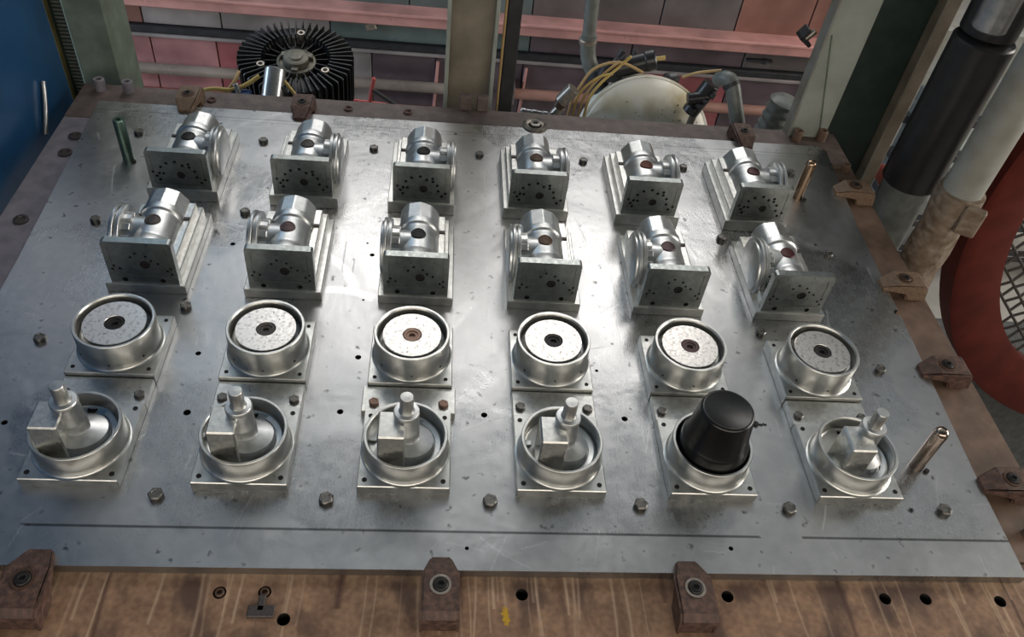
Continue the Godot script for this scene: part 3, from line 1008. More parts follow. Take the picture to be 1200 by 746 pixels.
	for k in 70:
		var x := rng.randf_range(-0.12, 0.15) if k < 26 else rng.randf_range(0.06, 0.152)
		var y := rng.randf_range(0.01, 0.12)
		if Vector2(x, y).length() < 0.155:
			var rr := Vector2(x, y).length()
			var hgt := 0.045 - pow(rr / 0.168, 3.0) * 0.031
			b.t = Transform3D(face, Vector3.ZERO) * Transform3D(Basis(), Vector3(x, hgt, -y))
			var s := rng.randf_range(0.0006, 0.0018)
			b.lathe([Vector2(s, -0.002), Vector2(s, 0.0012), Vector2(0, 0.0015)], 6)
	var sp := obj("rust_specks", b, M.speck, o)
	sp.set_meta("kind", "stuff")
	# pipework behind the drum
	o = thing("vent_pipe", "dark grey pipe with an elbow coming down behind the drum", "pipe", Vector3(0.29, -0.09, -1.0))
	b = MB.new()
	b.rod(Vector3(-0.008, 0.06, 0), Vector3(-0.030, 0.4, 0.0), 0.0165, 24)
	obj("upper_tube", b, M.pipe_grey, o)
	b = MB.new()
	b.tube([Vector3(-0.008, 0.075, 0), Vector3(-0.005, 0.035, 0), Vector3(0.004, 0.005, 0.01), Vector3(0.022, -0.02, 0.03)], 0.0195, 20, 6)
	obj("elbow", b, M.pipe_grey, o)
	b = MB.new()
	b.t = Transform3D(MB.aim(Vector3(-0.008, 0.055, 0), Vector3(-0.012, 0.075, 0)).basis, Vector3(-0.008, 0.055, 0))
	b.lathe([Vector2(0.016, 0), Vector2(0.0225, 0.001), Vector2(0.0225, 0.011), Vector2(0.016, 0.013)], 24)
	obj("collar", b, M.zinc, o)
	b = MB.new()
	b.rod(Vector3(0.018, -0.014, 0.025), Vector3(0.045, -0.05, 0.06), 0.022, 20)
	obj("lower_joint", b, M.iron, o)
	o = thing("solenoid", "black solenoid body with a yellow stub above the drum", "solenoid", Vector3(0.40, -0.052, -0.95))
	b = MB.new()
	b.rod(Vector3(-0.05, -0.022, 0), Vector3(0.045, 0.012, 0), 0.024, 26, 0.003)
	obj("body", b, M.black_hose, o)
	b = MB.new()
	b.rod(Vector3(0.020, 0.004, 0), Vector3(0.046, 0.0125, 0), 0.0265, 26, 0.003)
	obj("end_cap", b, M.black_hose, o)
	b = MB.new()
	b.rod(Vector3(0.044, 0.012, 0.0), Vector3(0.069, 0.018, 0.0), 0.0055, 12)
	obj("stub", b, M.yellow, o)
	b = MB.new()
	for q in [Vector3(-0.075, -0.015, 0.015), Vector3(-0.06, -0.002, 0.02), Vector3(-0.085, -0.03, 0.02), Vector3(-0.045, 0.012, 0.0)]:
		b.rod(q, q + Vector3(0.008, 0.018, 0.0), 0.008, 8)
	b.box(Vector3(-0.09, -0.05, -0.01), Vector3(-0.03, -0.015, 0.02), 0.004)
	obj("fitting_cluster", b, M.iron, o)
	var hoses := [
		["thin yellow hose looping highest over the edge of the drum", [Vector3(0.372, -0.012, -0.9), Vector3(0.345, -0.045, -0.9), Vector3(0.305, -0.08, -0.88), Vector3(0.283, -0.12, -0.87), Vector3(0.278, -0.2, -0.87)], "yellow"],
		["thin tan hose bending down beside the drum next to the yellow hose", [Vector3(0.345, -0.03, -0.9), Vector3(0.318, -0.058, -0.9), Vector3(0.285, -0.09, -0.88), Vector3(0.268, -0.13, -0.87), Vector3(0.264, -0.2, -0.87)], "tan_hose"],
		["thin yellow hose farthest from the drum rim, hanging to the rear rail", [Vector3(0.335, -0.055, -0.89), Vector3(0.30, -0.068, -0.89), Vector3(0.262, -0.105, -0.88), Vector3(0.252, -0.15, -0.87), Vector3(0.25, -0.2, -0.87)], "yellow"],
		["thin grey tan hose arching loosely around the pipe elbow", [Vector3(0.41, -0.052, -0.9), Vector3(0.35, -0.035, -0.91), Vector3(0.29, -0.05, -0.90), Vector3(0.258, -0.09, -0.88), Vector3(0.242, -0.13, -0.87), Vector3(0.238, -0.2, -0.87)], "tan_hose"]]
	for h in hoses:
		b = MB.new()
		b.tube(h[1], 0.0036, 8, 8)
		tag(obj("hose", b, M[h[2]]), h[0], "hose", "thin hoses over the drum")
	for q in [Vector3(0.374, -0.006, -0.9), Vector3(0.349, -0.022, -0.9)]:
		b = MB.new()
		b.rod(q, q + Vector3(0.009, 0.010, 0), 0.005, 8)
		tag(obj("hose_fitting", b, M.iron), "black hose fitting at the tip of the %s hose" % ("upper yellow" if q.x > 0.36 else "tan"), "fitting")
	o = thing("galvanised_elbow", "galvanised pipe elbow with brass nipples on the rear rail beside the drum", "elbow", Vector3(0.2, -0.12, -0.82))
	b = MB.new()
	b.rod(Vector3(0.008, 0.022, 0), Vector3(0.034, 0.058, 0), 0.0165, 20)
	obj("upper_sleeve", b, M.zinc, o)
	b = MB.new()
	b.rod(Vector3(-0.014, -0.03, 0.0), Vector3(0.012, 0.010, 0), 0.0125, 18)
	obj("lower_sleeve", b, M.zinc, o)
	b = MB.new()
	b.rod(Vector3(0.004, 0.008, 0), Vector3(0.012, 0.026, 0), 0.0145, 18)
	obj("collar", b, M.plug_brown, o)
	b = MB.new()
	for k in 5:
		b.rod(Vector3(-0.085 + k * 0.013, -0.003 - k * 0.001, 0.01), Vector3(-0.0725 + k * 0.013, -0.004 - k * 0.001, 0.01), 0.0065 - 0.001 * (k % 2), 12)
	obj("nipple_row", b, M.silver, o)
	o = thing("bent_pipe", "grey green pipe bent over and coming down to the clamp beside the drum", "pipe", Vector3(0.6, 0, -0.8))
	b = MB.new()
	b.tube([Vector3(-0.026, -0.022, -0.035), Vector3(-0.018, -0.006, -0.016), Vector3(-0.006, -0.008, 0.0), Vector3(0.008, -0.045, 0.02), Vector3(0.035, -0.12, 0.05), Vector3(0.06, -0.19, 0.08)], 0.0175, 22, 6)
	obj("tube", b, M.pipe_grey, o)
	b = MB.new()
	b.t = Transform3D(MB.aim(Vector3(-0.012, -0.006, -0.008), Vector3(0.004, -0.03, 0.012)).basis, Vector3(-0.006, -0.012, 0.0))
	b.lathe([Vector2(0.017, -0.004), Vector2(0.0205, -0.003), Vector2(0.0205, 0.006), Vector2(0.017, 0.007)], 22)
	obj("collar", b, M.iron, o)
	o = thing("valve", "black valve cluster between the drum and the grey bent pipe", "valve", Vector3(0.545, -0.07, -0.85))
	b = MB.new()
	b.rod(Vector3(-0.012, -0.05, 0), Vector3(0.022, 0.03, 0), 0.021, 16)
	b.rod(Vector3(-0.03, -0.01, 0.01), Vector3(0.018, 0.0, 0.01), 0.015, 12)
	obj("body", b, M.black_hose, o)
	b = MB.new()
	for k in 4:
		b.rod(Vector3(-0.02 + k * 0.013, -0.03 + k * 0.014, 0.02), Vector3(-0.01 + k * 0.013, -0.034 + k * 0.014, 0.026), 0.008, 8)
	obj("knob", b, M.iron, o)
	b = MB.new()
	b.rod(Vector3(-0.006, -0.09, 0.005), Vector3(-0.002, -0.05, 0.005), 0.009, 12)
	obj("stem", b, M.hub, o)
	o = thing("hose_end", "round black hose end just above the rim of the drum", "hose", Vector3(0.512, -0.118, -1.0))
	b = MB.new()
	b.lathe([Vector2(0.0, -0.02), Vector2(0.021, -0.02), Vector2(0.022, 0.008), Vector2(0.017, 0.012), Vector2(0.012, 0.010), Vector2(0, 0.008)], 20)
	obj("cap", b, M.black_hose, o)
	b = MB.new()
	b.tube([Vector3(0.498, -0.04, -0.87), Vector3(0.53, -0.02, -0.86), Vector3(0.58, -0.005, -0.85)], 0.0035, 8)
	tag(obj("hose", b, M.tan_hose), "pale tan hose running from the drum rim to the bent pipe", "hose", "thin hoses over the drum")
	o = thing("flexible_duct", "grey ribbed flexible duct behind the grey green gusset", "duct", Vector3(0.80, -0.30, -0.98))
	b = MB.new()
	var prof := []
	for k in 14:
		prof.append(Vector2(0.042 if k % 2 else 0.037, k * 0.012))
	b.t = Transform3D(Basis(Vector3(0, 0, 1), -0.15), Vector3.ZERO)
	b.lathe(prof + [Vector2(0.03, 0.166), Vector2(0, 0.168)], 26)
	obj("hose", b, M.pipe_grey, o)

# ---------------------------------------------------------------- moulds
func saddle(r: float, R: float) -> MB:   # a round plug face that follows the top of a cylinder of radius R
	var b := MB.new()
	var rings := [[1.0, -0.001], [1.0, 0.0012], [0.93, 0.0020], [0.80, 0.0018], [0.76, 0.0008], [0.35, 0.0008], [0.30, 0.0004], [0.0, 0.0004]]
	for i in rings.size() - 1:
		for k in 24:
			var q := []
			for s in [[i, k], [i, k + 1], [i + 1, k + 1], [i + 1, k]]:
				var x: float = cos(TAU * s[1] / 24) * r * rings[s[0]][0]
				var z: float = sin(TAU * s[1] / 24) * r * rings[s[0]][0]
				q.append(Vector3(x, sqrt(R * R - x * x) - R + rings[s[0]][1], z))
			var nn: Vector3 = (q[2] - q[0]).cross(q[1] - q[3]).normalized()
			if nn.y < -0.01:
				nn = -nn
			if i == 0:
				nn = Vector3(cos(TAU * (k + 0.5) / 24), 0, sin(TAU * (k + 0.5) / 24))
			b.quad(q[0], q[1], q[2], q[3], nn)
	return b

func ring_clip(b: MB, prof: Array, seg: int, floor_y: float) -> void:   # lathe round x, flattened below floor_y
	var keep := b.v.size()
	b.lathe(prof, seg)
	for i in range(keep, b.v.size()):
		if b.v[i].y < floor_y:
			b.v[i] = Vector3(b.v[i].x, floor_y, b.v[i].z)

func make_mould(label: String, s: float, rear: bool, at: Vector3) -> Node3D:
	var bh := 0.0218 if rear else 0.0164
	var dd := 0.183 if rear else 0.178
	var o := thing("pipe_mould", label, "mould", at, "pipe shaped moulds in the two rear rows")
	var b := MB.new()
	b.box(Vector3(-0.0575, 0, -dd), Vector3(0.0575, bh, 0), 0.001)
	obj("base_plate", b, M.machined, o)
	b = MB.new()
	b.box(Vector3(-0.049, bh - 0.001, -dd + 0.006), Vector3(0.049, 0.0325, -0.012), 0.0012)
	obj("plinth", b, M.matte, o)
	# body: a lying cylinder with bands, flat sides down to the plinth
	var ax := 0.042
	b = MB.new()
	b.t = Transform3D(Basis(Vector3(1, 0, 0), Vector3(0, 0, 1), Vector3(0, -1, 0)), Vector3(0, ax, 0))
	b.lathe([Vector2(0.0, -0.128), Vector2(0.031, -0.128), Vector2(0.0335, -0.1265), Vector2(0.0340, -0.120), Vector2(0.0335, -0.114), Vector2(0.0312, -0.112), Vector2(0.0306, -0.109), Vector2(0.0312, -0.105), Vector2(0.0312, -0.058), Vector2(0.0305, -0.055), Vector2(0.0318, -0.052), Vector2(0.0322, -0.040), Vector2(0.0332, -0.030), Vector2(0.0345, -0.014)], 56)
	b.t = Transform3D()
	b.box(Vector3(-0.0312, 0.031, -0.127), Vector3(0.0312, ax, -0.013), 0.0)
	obj("mould_body", b, M.cast, o)
	# the end cap with its machined flats
	b = MB.new()
	var sec: Array[Vector2] = []
	for k in 64:
		var a := TAU * k / 64
		var p := Vector2(cos(a), sin(a)) * 0.0315
		for fl in [[70.0, 0.0285], [103.0, 0.0292], [37.0, 0.0292]]:
			var nn := Vector2(s * cos(deg_to_rad(fl[0])), sin(deg_to_rad(fl[0])))
			var over := p.dot(nn) - float(fl[1])
			if over > 0:
				p -= nn * over
		sec.append(Vector2(p.x, maxf(p.y + ax, 0.0315)))
	for k in 64:
		var a := sec[k]
		var c := sec[(k + 1) % 64]
		var e := (c - a).normalized()
		var nn := Vector3(e.y, -e.x, 0)
		b.quad(Vector3(a.x, a.y, -0.128), Vector3(c.x, c.y, -0.128), Vector3(c.x, c.y, -0.166), Vector3(a.x, a.y, -0.166), nn)
		b.tri(Vector3(0, ax, -0.168), Vector3(a.x * 0.93, lerpf(ax, a.y, 0.93), -0.168), Vector3(c.x * 0.93, lerpf(ax, c.y, 0.93), -0.168), Vector3(0, 0, -1), Vector3(0, 0, -1), Vector3(0, 0, -1))
		b.quad(Vector3(a.x, a.y, -0.166), Vector3(c.x, c.y, -0.166), Vector3(c.x * 0.93, lerpf(ax, c.y, 0.93), -0.168), Vector3(a.x * 0.93, lerpf(ax, a.y, 0.93), -0.168), (nn + Vector3(0, 0, -1)).normalized())
	obj("end_cap", b, M.cast, o)
	b = saddle(0.0120, 0.0312)
	var pl := obj("plug", b, M.plug_black, o)
	pl.position = Vector3(0, 0.0732, -0.084)
	# face plate with its tapped and vent holes
	var root := CSGCombiner3D.new()
	var c2 := CSGPolygon3D.new()
	var poly := PackedVector2Array([Vector2(-0.049, bh - 0.001), Vector2(-0.049, 0.0895)])
	for k in 5:
		poly.append(Vector2(-0.044, 0.0895) + Vector2(-cos(k * PI / 8), sin(k * PI / 8)) * 0.005)
	for k in 5:
		poly.append(Vector2(0.044, 0.0895) + Vector2(sin(k * PI / 8), cos(k * PI / 8)) * 0.005)
	poly.append(Vector2(0.049, bh - 0.001))
	c2.polygon = poly
	c2.depth = 0.012
	c2.position.z = -0.004
	c2.material = M.face
	root.add_child(c2)
	var hz := -0.004
	if rear:
		for h in [[-0.027, 0.064], [-0.0174, 0.072], [-0.003, 0.0755], [0.008, 0.069], [0.0185, 0.066], [0.026, 0.0585], [-0.041, 0.054], [-0.036, 0.046], [-0.0315, 0.0515], [-0.032, 0.039], [0.028, 0.047], [0.034, 0.036], [0.0405, 0.0425], [0.018, 0.072], [-0.0245, 0.0515]]:
			hole(root, Vector3(h[0] * -s, h[1], hz), 0.0027, 0.006, true, 8)
		hole(root, Vector3(0.003, 0.050, hz), 0.0068, 0.003, true, 20)
	else:
		for h in [[-0.004, 0.074], [0.010, 0.069], [-0.012, 0.0665], [0.016, 0.061], [-0.0385, 0.049], [-0.042, 0.042], [-0.031, 0.044], [0.036, 0.042], [0.041, 0.047], [0.0415, 0.036], [0.025, 0.056]]:
			hole(root, Vector3(h[0], h[1], hz), 0.0021, 0.006, true, 8)
		hole(root, Vector3(0.006, 0.053, hz), 0.0072, 0.003, true, 20)
		for x in [-0.028, 0.026]:
			hole(root, Vector3(x, 0.0225, hz), 0.004, 0.004, true, 12)
	put("face_plate", await bake(root), null, o)
	b = MB.new()
	b.t = Transform3D(Basis(Vector3(1, 0, 0), PI / 2), Vector3(0.003 if rear else 0.006, 0.050 if rear else 0.053, -0.0075))
	b.lathe([Vector2(0.0055, 0), Vector2(0.0055, 0.002), Vector2(0.005, 0.0026), Vector2(0.003, 0.0026), Vector2(0.0027, 0.0008), Vector2(0, 0.0008)], 14)
	obj("socket_screw", b, M.dark_steel, o)
	# a faint raised border on the face
	b = MB.new()
	for q in [[Vector3(-0.040, 0.031, -0.0042), Vector3(0.040, 0.0318, -0.0032)], [Vector3(-0.0405, 0.031, -0.0042), Vector3(-0.0398, 0.085, -0.0034)], [Vector3(0.0398, 0.031, -0.0042), Vector3(0.0405, 0.085, -0.0034)]]:
		b.box(q[0], q[1], 0.0002)
	obj("scribed_border", b, M.bolt, o)
	# flange discs on one side, joined by a ribbed neck
	b = MB.new()
	b.t = Transform3D(Basis(Vector3(0, 0, -s), Vector3(-s, 0, 0), Vector3(0, 1, 0)), Vector3(0, 0.043, -0.082))
	ring_clip(b, [Vector2(0.0, 0.0572), Vector2(0.0395, 0.0572), Vector2(0.0415, 0.0562), Vector2(0.0420, 0.0535), Vector2(0.0468, 0.0530), Vector2(0.0478, 0.0520), Vector2(0.0478, 0.0490), Vector2(0.0468, 0.0482), Vector2(0.0425, 0.0478), Vector2(0.0425, 0.0458), Vector2(0.0455, 0.0455), Vector2(0.0465, 0.0447), Vector2(0.0465, 0.0410), Vector2(0.0455, 0.0402), Vector2(0.034, 0.040), Vector2(0.0, 0.040)], 60, bh)
	obj("flange_disc", b, M.cast, o)
	b = MB.new()
	b.t = Transform3D(Basis(Vector3(0, 0, -s), Vector3(-s, 0, 0), Vector3(0, 1, 0)), Vector3(0, 0.043, -0.082))
	b.lathe([Vector2(0.0295, 0.01), Vector2(0.0295, 0.041)], 36)
	for k in 12:
		var a := TAU * k / 12
		if sin(a) > -0.3:
			var keep := b.t
			b.t = keep * Transform3D(Basis(Vector3(0, 1, 0), -a), Vector3.ZERO)
			b.box(Vector3(0.026, 0.028, -0.0055), Vector3(0.0355, 0.041, 0.0055), 0.001)
			b.t = keep
	obj("ribbed_neck", b, M.cast, o)
	# long block on the other side
	b = MB.new()
	b.box(Vector3(minf(s * 0.0310, s * 0.042), 0.030, -0.163), Vector3(maxf(s * 0.0310, s * 0.042), 0.0465, -0.0155), 0.001)
	obj("side_block", b, M.matte, o)
	b = MB.new()
	b.box(Vector3(minf(s * 0.030, s * 0.041), 0.0455, -0.125), Vector3(maxf(s * 0.030, s * 0.041), 0.0485, -0.118), 0.0006)
	obj("stop_lug", b, M.plug_grey, o)
	return o

func moulds() -> void:
	var rear := [
		["cast aluminium pipe mould with dark plug, rear row, beside the green guide pin", "plug_black"],
		["cast aluminium pipe mould with grey plug, rear row, second from the green guide pin", "plug_grey"],
		["cast aluminium pipe mould with black plug, rear row, third from the green guide pin", "plug_black"],
		["cast aluminium pipe mould with brown plug, rear row, in front of the round washer", "plug_brown"],
		["cast aluminium pipe mould with rust red plug, rear row, second from the bronze pin", "plug_rust"],
		["cast aluminium pipe mould with dark red plug, rear row, beside the bronze pin", "plug_red"]]
	var second := [
		["cast aluminium pipe mould with brown grey plug, second row, nearest the blue panel", "plug_grey"],
		["cast aluminium pipe mould with mauve plug, second row, second from the blue panel", "plug_mauve"],
		["cast aluminium pipe mould with black plug, second row, third from the blue panel", "plug_black"],
		["cast aluminium pipe mould with dark brown plug, second row, third from the red ring", "plug_brown"],
		["cast aluminium pipe mould with mauve plug, second row, second from the red ring", "plug_mauve"],
		["cast aluminium pipe mould with dark red plug, second row, nearest the red ring", "plug_red"]]
	var a: Node3D = await make_mould(rear[0][0], -1.0, true, Vector3(-0.5, 0, -0.2414))
	var c: Node3D = await make_mould(second[0][0], 1.0, false, Vector3(-0.5, 0, -0.0145))
	for k in 6:
		var x := -0.5 + 0.2 * k
		var o := a if k == 0 else dup(a, Vector3(x, 0, -0.2414), rear[k][0])
		(o.get_node("plug") as MeshInstance3D).material_override = M[rear[k][1]]
		o = c if k == 0 else dup(c, Vector3(x, 0, -0.0145), second[k][0])
		(o.get_node("plug") as MeshInstance3D).material_override = M[second[k][1]]

# ---------------------------------------------------------------- pots
func ring_wall(r: float, base: float, top: float, depth: float) -> MB:
	var b := MB.new()
	b.lathe([Vector2(r + 0.0048, base), Vector2(r + 0.0030, base + 0.0006), Vector2(r + 0.0012, base + 0.002), Vector2(r + 0.0004, base + 0.005), Vector2(r, base + 0.010), Vector2(r, top - 0.0010), Vector2(r - 0.0008, top), Vector2(r - 0.0036, top), Vector2(r - 0.0046, top - 0.0012), Vector2(r - 0.0050, top - 0.004), Vector2(r - 0.0055, top - depth + 0.003), Vector2(r - 0.009, top - depth), Vector2(0, top - depth)], 72)
	return b

func make_disc_pot(label: String, at: Vector3) -> Node3D:
	var o := thing("disc_pot", label, "pot", at, "round pots with an inner disc")
	var b := MB.new()
	b.box(Vector3(-0.0582, 0, -0.112), Vector3(0.0582, 0.0190, 0), 0.001)
	obj("base_plate", b, M.machined, o)
	b = ring_wall(0.0527, 0.0188, 0.063, 0.024)
	obj("ring_wall", b, M.machined, o).position = Vector3(0, 0, -0.057)
	b = MB.new()
	b.lathe([Vector2(0.0412, 0.038), Vector2(0.0412, 0.0573), Vector2(0.0405, 0.0580), Vector2(0.0135, 0.0580), Vector2(0.0128, 0.0570), Vector2(0.0128, 0.051), Vector2(0, 0.051)], 64)
	for k in 12:
		var an := TAU * (k + 0.3) / 12
		b.t = Transform3D(Basis(), Vector3(cos(an) * (0.033 if k % 2 else 0.024), 0.0579, sin(an) * (0.033 if k % 2 else 0.024)))
		b.lathe([Vector2(0.0013, 0), Vector2(0.0012, 0.0003), Vector2(0.0005, 0.0001), Vector2(0, 0.0001)], 8)
	obj("inner_disc", b, M.disc, o).position = Vector3(0, 0, -0.057)
	b = MB.new()
	b.lathe([Vector2(0.0126, 0.050), Vector2(0.0120, 0.0576), Vector2(0.0085, 0.0576), Vector2(0.0080, 0.0560), Vector2(0.0045, 0.0560), Vector2(0.0040, 0.0530), Vector2(0, 0.0530)], 24)
	obj("centre_bolt", b, M.plug_black, o).position = Vector3(0, 0, -0.057)
	for q in [[-0.040, 0.005, 0.0016], [0.041, 0.006, 0.0018], [0.002, 0.0, 0.0013]]:
		b = MB.new()
		var dir := Vector3(q[0], 0, sqrt(0.0527 * 0.0527 - q[0] * q[0]))
		b.rod(dir * 0.985 + Vector3(0, 0.030, 0), dir * 1.012 + Vector3(0, 0.030, 0), q[2], 8, 0.0002)
		obj("set_screw", b, M.dark_steel, o).position = Vector3(0, 0, -0.057)
	for q in [[-0.049, -0.010], [0.049, -0.010], [0.049, -0.102], [-0.049, -0.102]]:
		b = MB.new()
		b.t = Transform3D(Basis(), Vector3(q[0], 0.0188, q[1]))
		b.lathe([Vector2(0.0030, 0), Vector2(0.0028, 0.0009), Vector2(0.0016, 0.0009), Vector2(0.0014, 0.0003), Vector2(0, 0.0003)], 10)
		obj("cap_screw", b, M.dark_steel, o)
	return o

func make_post_pot(label: String, at: Vector3, inside: bool) -> Node3D:
	var o := thing("post_pot", label, "pot", at, "round pots with a post in the front row")
	var b := MB.new()
	b.box(Vector3(-0.0578, 0, -0.1206), Vector3(0.0578, 0.0162, 0), 0.001)
	obj("base_plate", b, M.machined, o)
	var mid := Vector3(0, 0, -0.0570)
	b = ring_wall(0.0532, 0.0160, 0.050, 0.026)
	obj("ring_wall", b, M.machined, o).position = mid
	for q in [[-0.049, -0.010], [0.049, -0.010], [0.049, -0.1105], [-0.049, -0.1105]]:
		b = MB.new()
		b.t = Transform3D(Basis(), Vector3(q[0], 0.0160, q[1]))
		b.lathe([Vector2(0.0034, 0), Vector2(0.0032, 0.0009), Vector2(0.0020, 0.0009), Vector2(0.0018, 0.0003), Vector2(0, 0.0003)], 12)
		obj("cap_screw", b, M.dark_steel, o)
	if not inside:
		return o
	b = MB.new()
	b.box(Vector3(-0.0335, 0.023, -0.0630), Vector3(0.0, 0.088, -0.0220), 0.0018)
	obj("block", b, M.matte, o)
	b = MB.new()
	b.lathe([Vector2(0.0168, 0.023), Vector2(0.0165, 0.062), Vector2(0.0158, 0.064), Vector2(0.0160, 0.066), Vector2(0.0152, 0.092), Vector2(0.0160, 0.094), Vector2(0.0160, 0.0985), Vector2(0.0150, 0.100), Vector2(0.0100, 0.1005)], 36)
	obj("boss", b, M.cast, o).position = mid + Vector3(0.0005, 0, 0.002)
	b = MB.new()
	b.lathe([Vector2(0.0105, 0.099), Vector2(0.0092, 0.102), Vector2(0.0086, 0.105), Vector2(0.0084, 0.1255), Vector2(0.0076, 0.1268), Vector2(0, 0.1270)], 28)
	obj("post", b, M.machined, o).position = mid + Vector3(0.0005, 0, 0.002)
	# the winding ramp at the foot of the boss
	b = MB.new()
	var nseg := 26
	for k in nseg:
		var q := []
		for kk in [k, k + 1]:
			var f := float(kk) / nseg
			var an := deg_to_rad(-95.0 + 200.0 * f)
			var ro := 0.032 + 0.003 * sin(PI * f)
			var h := 0.036 + 0.018 * f
			var cu := Vector3(cos(an), 0, sin(an))
			q.append([cu * 0.015 + Vector3(0, h + 0.002, 0), cu * ro + Vector3(0, h - 0.006, 0), cu * ro + Vector3(0, 0.022, 0), cu])
		var nn: Vector3 = (q[0][3] + q[1][3]).normalized()
		b.quad(q[0][0], q[1][0], q[1][1], q[0][1], (Vector3.UP + nn * 0.45).normalized())
		b.quads(q[0][1], q[1][1], q[1][2], q[0][2], q[0][3], q[1][3], q[1][3], q[0][3])
		if k == 0 or k == nseg - 1:
			var e: Array = q[0] if k == 0 else q[1]
			var side: Vector3 = Vector3(e[3].z, 0, -e[3].x) * (1.0 if k == 0 else -1.0)
			b.quad(e[0], e[1], e[2], e[3] * 0.015 + Vector3(0, 0.022, 0), side)
	obj("ramp", b, M.cast, o).position = mid
	b = MB.new()
	b.lathe([Vector2(0.0380, 0.023), Vector2(0.0378, 0.029), Vector2(0.0440, 0.030), Vector2(0.0445, 0.023)], 26, deg_to_rad(-60), deg_to_rad(62))
	obj("groove_lip", b, M.cast, o).position = mid
	b = MB.new()
	b.box(Vector3(-0.0475, 0.023, -0.012), Vector3(-0.037, 0.029, -0.004), 0.001)
	obj("rib", b, M.cast, o).position = mid
	b = MB.new()
	b.t = Transform3D(Basis(), Vector3(0.001, 0.0242, -0.111 + 0.011))
	b.lathe([Vector2(0.0062, 0), Vector2(0.0060, 0.0008), Vector2(0.0048, 0.0008), Vector2(0.0044, 0.0002), Vector2(0, 0.0002)], 18)
	obj("drain_hole", b, M.bore, o)
	return o

func pots() -> void:
	var disc := [
		["disc pot with a black centre hole in the row nearest the blue panel", "bore"],
		["disc pot with black bolt, second from the blue panel, beside the copper bolt pot", "plug_grey"],
		["disc pot with a copper brown centre bolt", "copper"],
		["disc pot with black bolt, between the copper bolt pot and the mauve bolt pot", "plug_black"],
		["bright disc pot with a mauve brown bolt directly behind the black cup", "plug_mauve"],
		["plain disc pot with a black centre hole, nearest the red fan ring", "bore"]]
	var post := [
		"aluminium post pot with square block, front row, nearest the blue panel",
		"aluminium post pot with square block, front row, second from the blue panel",
		"aluminium post pot with square block, in front of the copper bolt disc pot",
		"aluminium post pot with square block, third from the front steel pin, next to black cup",
		"shallow aluminium ring pot that holds the black cup",
		"aluminium post pot with square block, front row, between black cup and steel pin"]
	var d := make_disc_pot(disc[0][0], Vector3(-0.5, 0, 0.1613))
	var p := make_post_pot(post[0], Vector3(-0.5, 0, 0.3271), true)
	for k in 6:
		var x := -0.5 + 0.2 * k
		var o := d if k == 0 else dup(d, Vector3(x, 0, 0.1613), disc[k][0])
		(o.get_node("centre_bolt") as MeshInstance3D).material_override = M[disc[k][1]]
		if k == 4:
			make_post_pot(post[4], Vector3(x, 0, 0.3271), false)
		elif k > 0:
			dup(p, Vector3(x, 0, 0.3271), post[k])
	# the bolted strips between the two rows of pots
	for k in 6:
		var where: String = ["nearest the blue panel", "second from the blue panel", "with rusty bolts behind the third post pot", "fourth from the blue panel", "directly behind the black cup", "nearest the red fan ring"][k]
		var o := thing("mounting_strip", "flat grey mounting strip between pot rows, " + where, "strip", Vector3(-0.5 + 0.2 * k, 0, 0.0), "mounting strips between the pots")
		var w := 0.0632 if k == 2 else 0.0575
		var b := MB.new()
		b.box(Vector3(-w, 0, 0.1625), Vector3(w, 0.0125, 0.2055), 0.0008)
		obj("bar", b, M.matte, o)
		for s in [-1.0, 1.0]:
			b = MB.new()
			b.t = Transform3D(Basis(), Vector3(s * 0.047, 0.0125, 0.192))
			hex_bolt(b, 0.0072, 0.005)
			obj("bolt", b, M.copper if k == 2 else M.bolt, o)
	# the black cup
	var o := thing("black_cup", "glossy black plastic cup standing upside down in a pot", "cup", Vector3(0.3, 0.026, 0.271))
	var b := MB.new()
	b.lathe([Vector2(0.0425, 0.0), Vector2(0.0470, 0.0), Vector2(0.0470, 0.004), Vector2(0.0455, 0.020), Vector2(0.0440, 0.036), Vector2(0.0425, 0.041), Vector2(0.0402, 0.044), Vector2(0.0350, 0.088), Vector2(0.0340, 0.0915)], 72)
	obj("cup_body", b, M.rubber, o)
	b = MB.new()
	b.lathe([Vector2(0.0340, 0.0915), Vector2(0.0334, 0.0932), Vector2(0.0318, 0.0945), Vector2(0.0300, 0.0948), Vector2(0.0284, 0.0940), Vector2(0.0, 0.0943)], 72)
	obj("cup_bottom", b, M.rubber, o)

# ---------------------------------------------------------------- bolts and pins
func hex_bolt(b: MB, r: float, h: float) -> void:
	b.lathe([Vector2(r, 0), Vector2(r, h * 0.8), Vector2(r * 0.84, h), Vector2(r * 0.6, h), Vector2(r * 0.55, h * 0.9), Vector2(0, h * 0.9)], 6, 0.3, TAU + 0.3, 0.99)

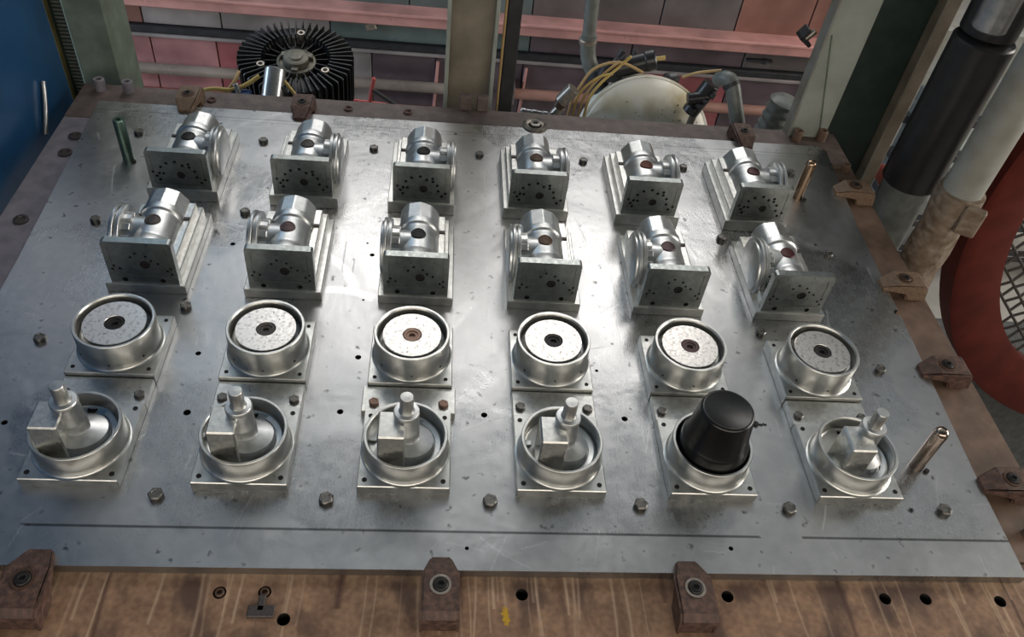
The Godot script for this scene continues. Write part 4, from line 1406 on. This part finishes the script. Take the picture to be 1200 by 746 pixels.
func fasteners() -> void:
	var rear := "behind the rear moulds "
	var front := "before the post pots "
	var list := [
		[-0.625, -0.432, rear + "close to the green guide pin"], [-0.400, -0.429, rear + "between the first and second from the green pin"], [-0.196, -0.427, rear + "between the second and third from the green pin"],
		[0.004, -0.428, rear + "on the blue panel side of the washer"], [0.206, -0.429, rear + "on the bronze pin side of the washer"], [0.405, -0.428, rear + "between the last two moulds"], [0.626, -0.433, rear + "close to the bronze guide pin"],
		[-0.623, -0.175, "standing alone beside the flange of the mould nearest the blue panel"], [-0.394, -0.216, "between mould rows, one column from the blue panel"], [0.434, -0.214, "between mould rows, one column from the red ring"], [0.624, -0.184, "standing alone beside the mould nearest the red ring"],
		[-0.437, 0.014, "behind the disc pot nearest the blue panel"], [0.446, 0.018, "behind the disc pot nearest the red ring"], [0.620, 0.087, "standing alone beside the disc pot nearest the red ring"], [-0.617, 0.089, "standing alone beside the disc pot nearest the blue panel"],
		[-0.397, 0.337, front + "between the two nearest the blue panel"], [-0.194, 0.338, front + "between second and third from blue panel"], [0.009, 0.336, front + "above the middle front clamp"], [0.203, 0.337, front + "on the blue panel side of the cup"], [0.401, 0.338, front + "on the steel pin side of the cup"], [0.617, 0.336, front + "nearest the front steel pin"]]
	for p in list:
		var b := MB.new()
		var front_row: bool = p[1] > 0.3
		hex_bolt(b, 0.0095 if front_row else 0.0085, 0.008)
		var o := obj("bolt", b, M.bolt)
		o.position = Vector3(p[0], 0, p[1])
		o.rotation.y = p[0] * 7.0
		tag(o, "steel bolt " + p[2], "bolt", "bolts standing in the plate")
	for p in [["green tinted guide pin standing in the rear corner beside the blue panel", -0.6209, -0.352, "pin_green"], ["bronze coloured guide pin standing behind the tan clamps", 0.6177, -0.356, "pin_bronze"], ["shiny steel guide pin in the front corner beside the last post pot", 0.6074, 0.2636, "pin"]]:
		var o := thing("guide_pin", p[0], "pin", Vector3(p[1], 0, p[2]), "guide pins of the plate")
		var b := MB.new()
		b.lathe([Vector2(0.0098, 0.0), Vector2(0.0098, 0.074), Vector2(0.0092, 0.079), Vector2(0.0072, 0.0825), Vector2(0.004, 0.084), Vector2(0.0, 0.0845)] if p[3] != "pin_green" else [Vector2(0.0098, 0.0), Vector2(0.0098, 0.079), Vector2(0.0088, 0.081), Vector2(0.0040, 0.081), Vector2(0.0036, 0.076), Vector2(0.0, 0.076)], 28)
		obj("shank", b, M[p[3]], o)
		b = MB.new()
		b.t = Transform3D(Basis(), Vector3(0.0115, 0, 0.009))
		b.lathe([Vector2(0.0035, 0), Vector2(0.0035, 0.004), Vector2(0, 0.0042)], 10)
		obj("set_screw", b, M.dark_steel, o)
	var b := MB.new()
	b.rod(Vector3(0, 0, 0), Vector3(0, 0.004, 0), 0.004, 10)
	for k in 3:
		b.rod(Vector3(0.004 + k * 0.004, 0.001, 0.002 * (k % 2)), Vector3(0.008 + k * 0.004, 0.001, -0.002 * (k % 2)), 0.001, 6, 0.0002)
	var o := obj("broken_screw", b, M.dark_steel)
	o.position = Vector3(0.392, 0, 0.199)
	tag(o, "tiny dark broken screw with swarf beside the black cup", "screw")
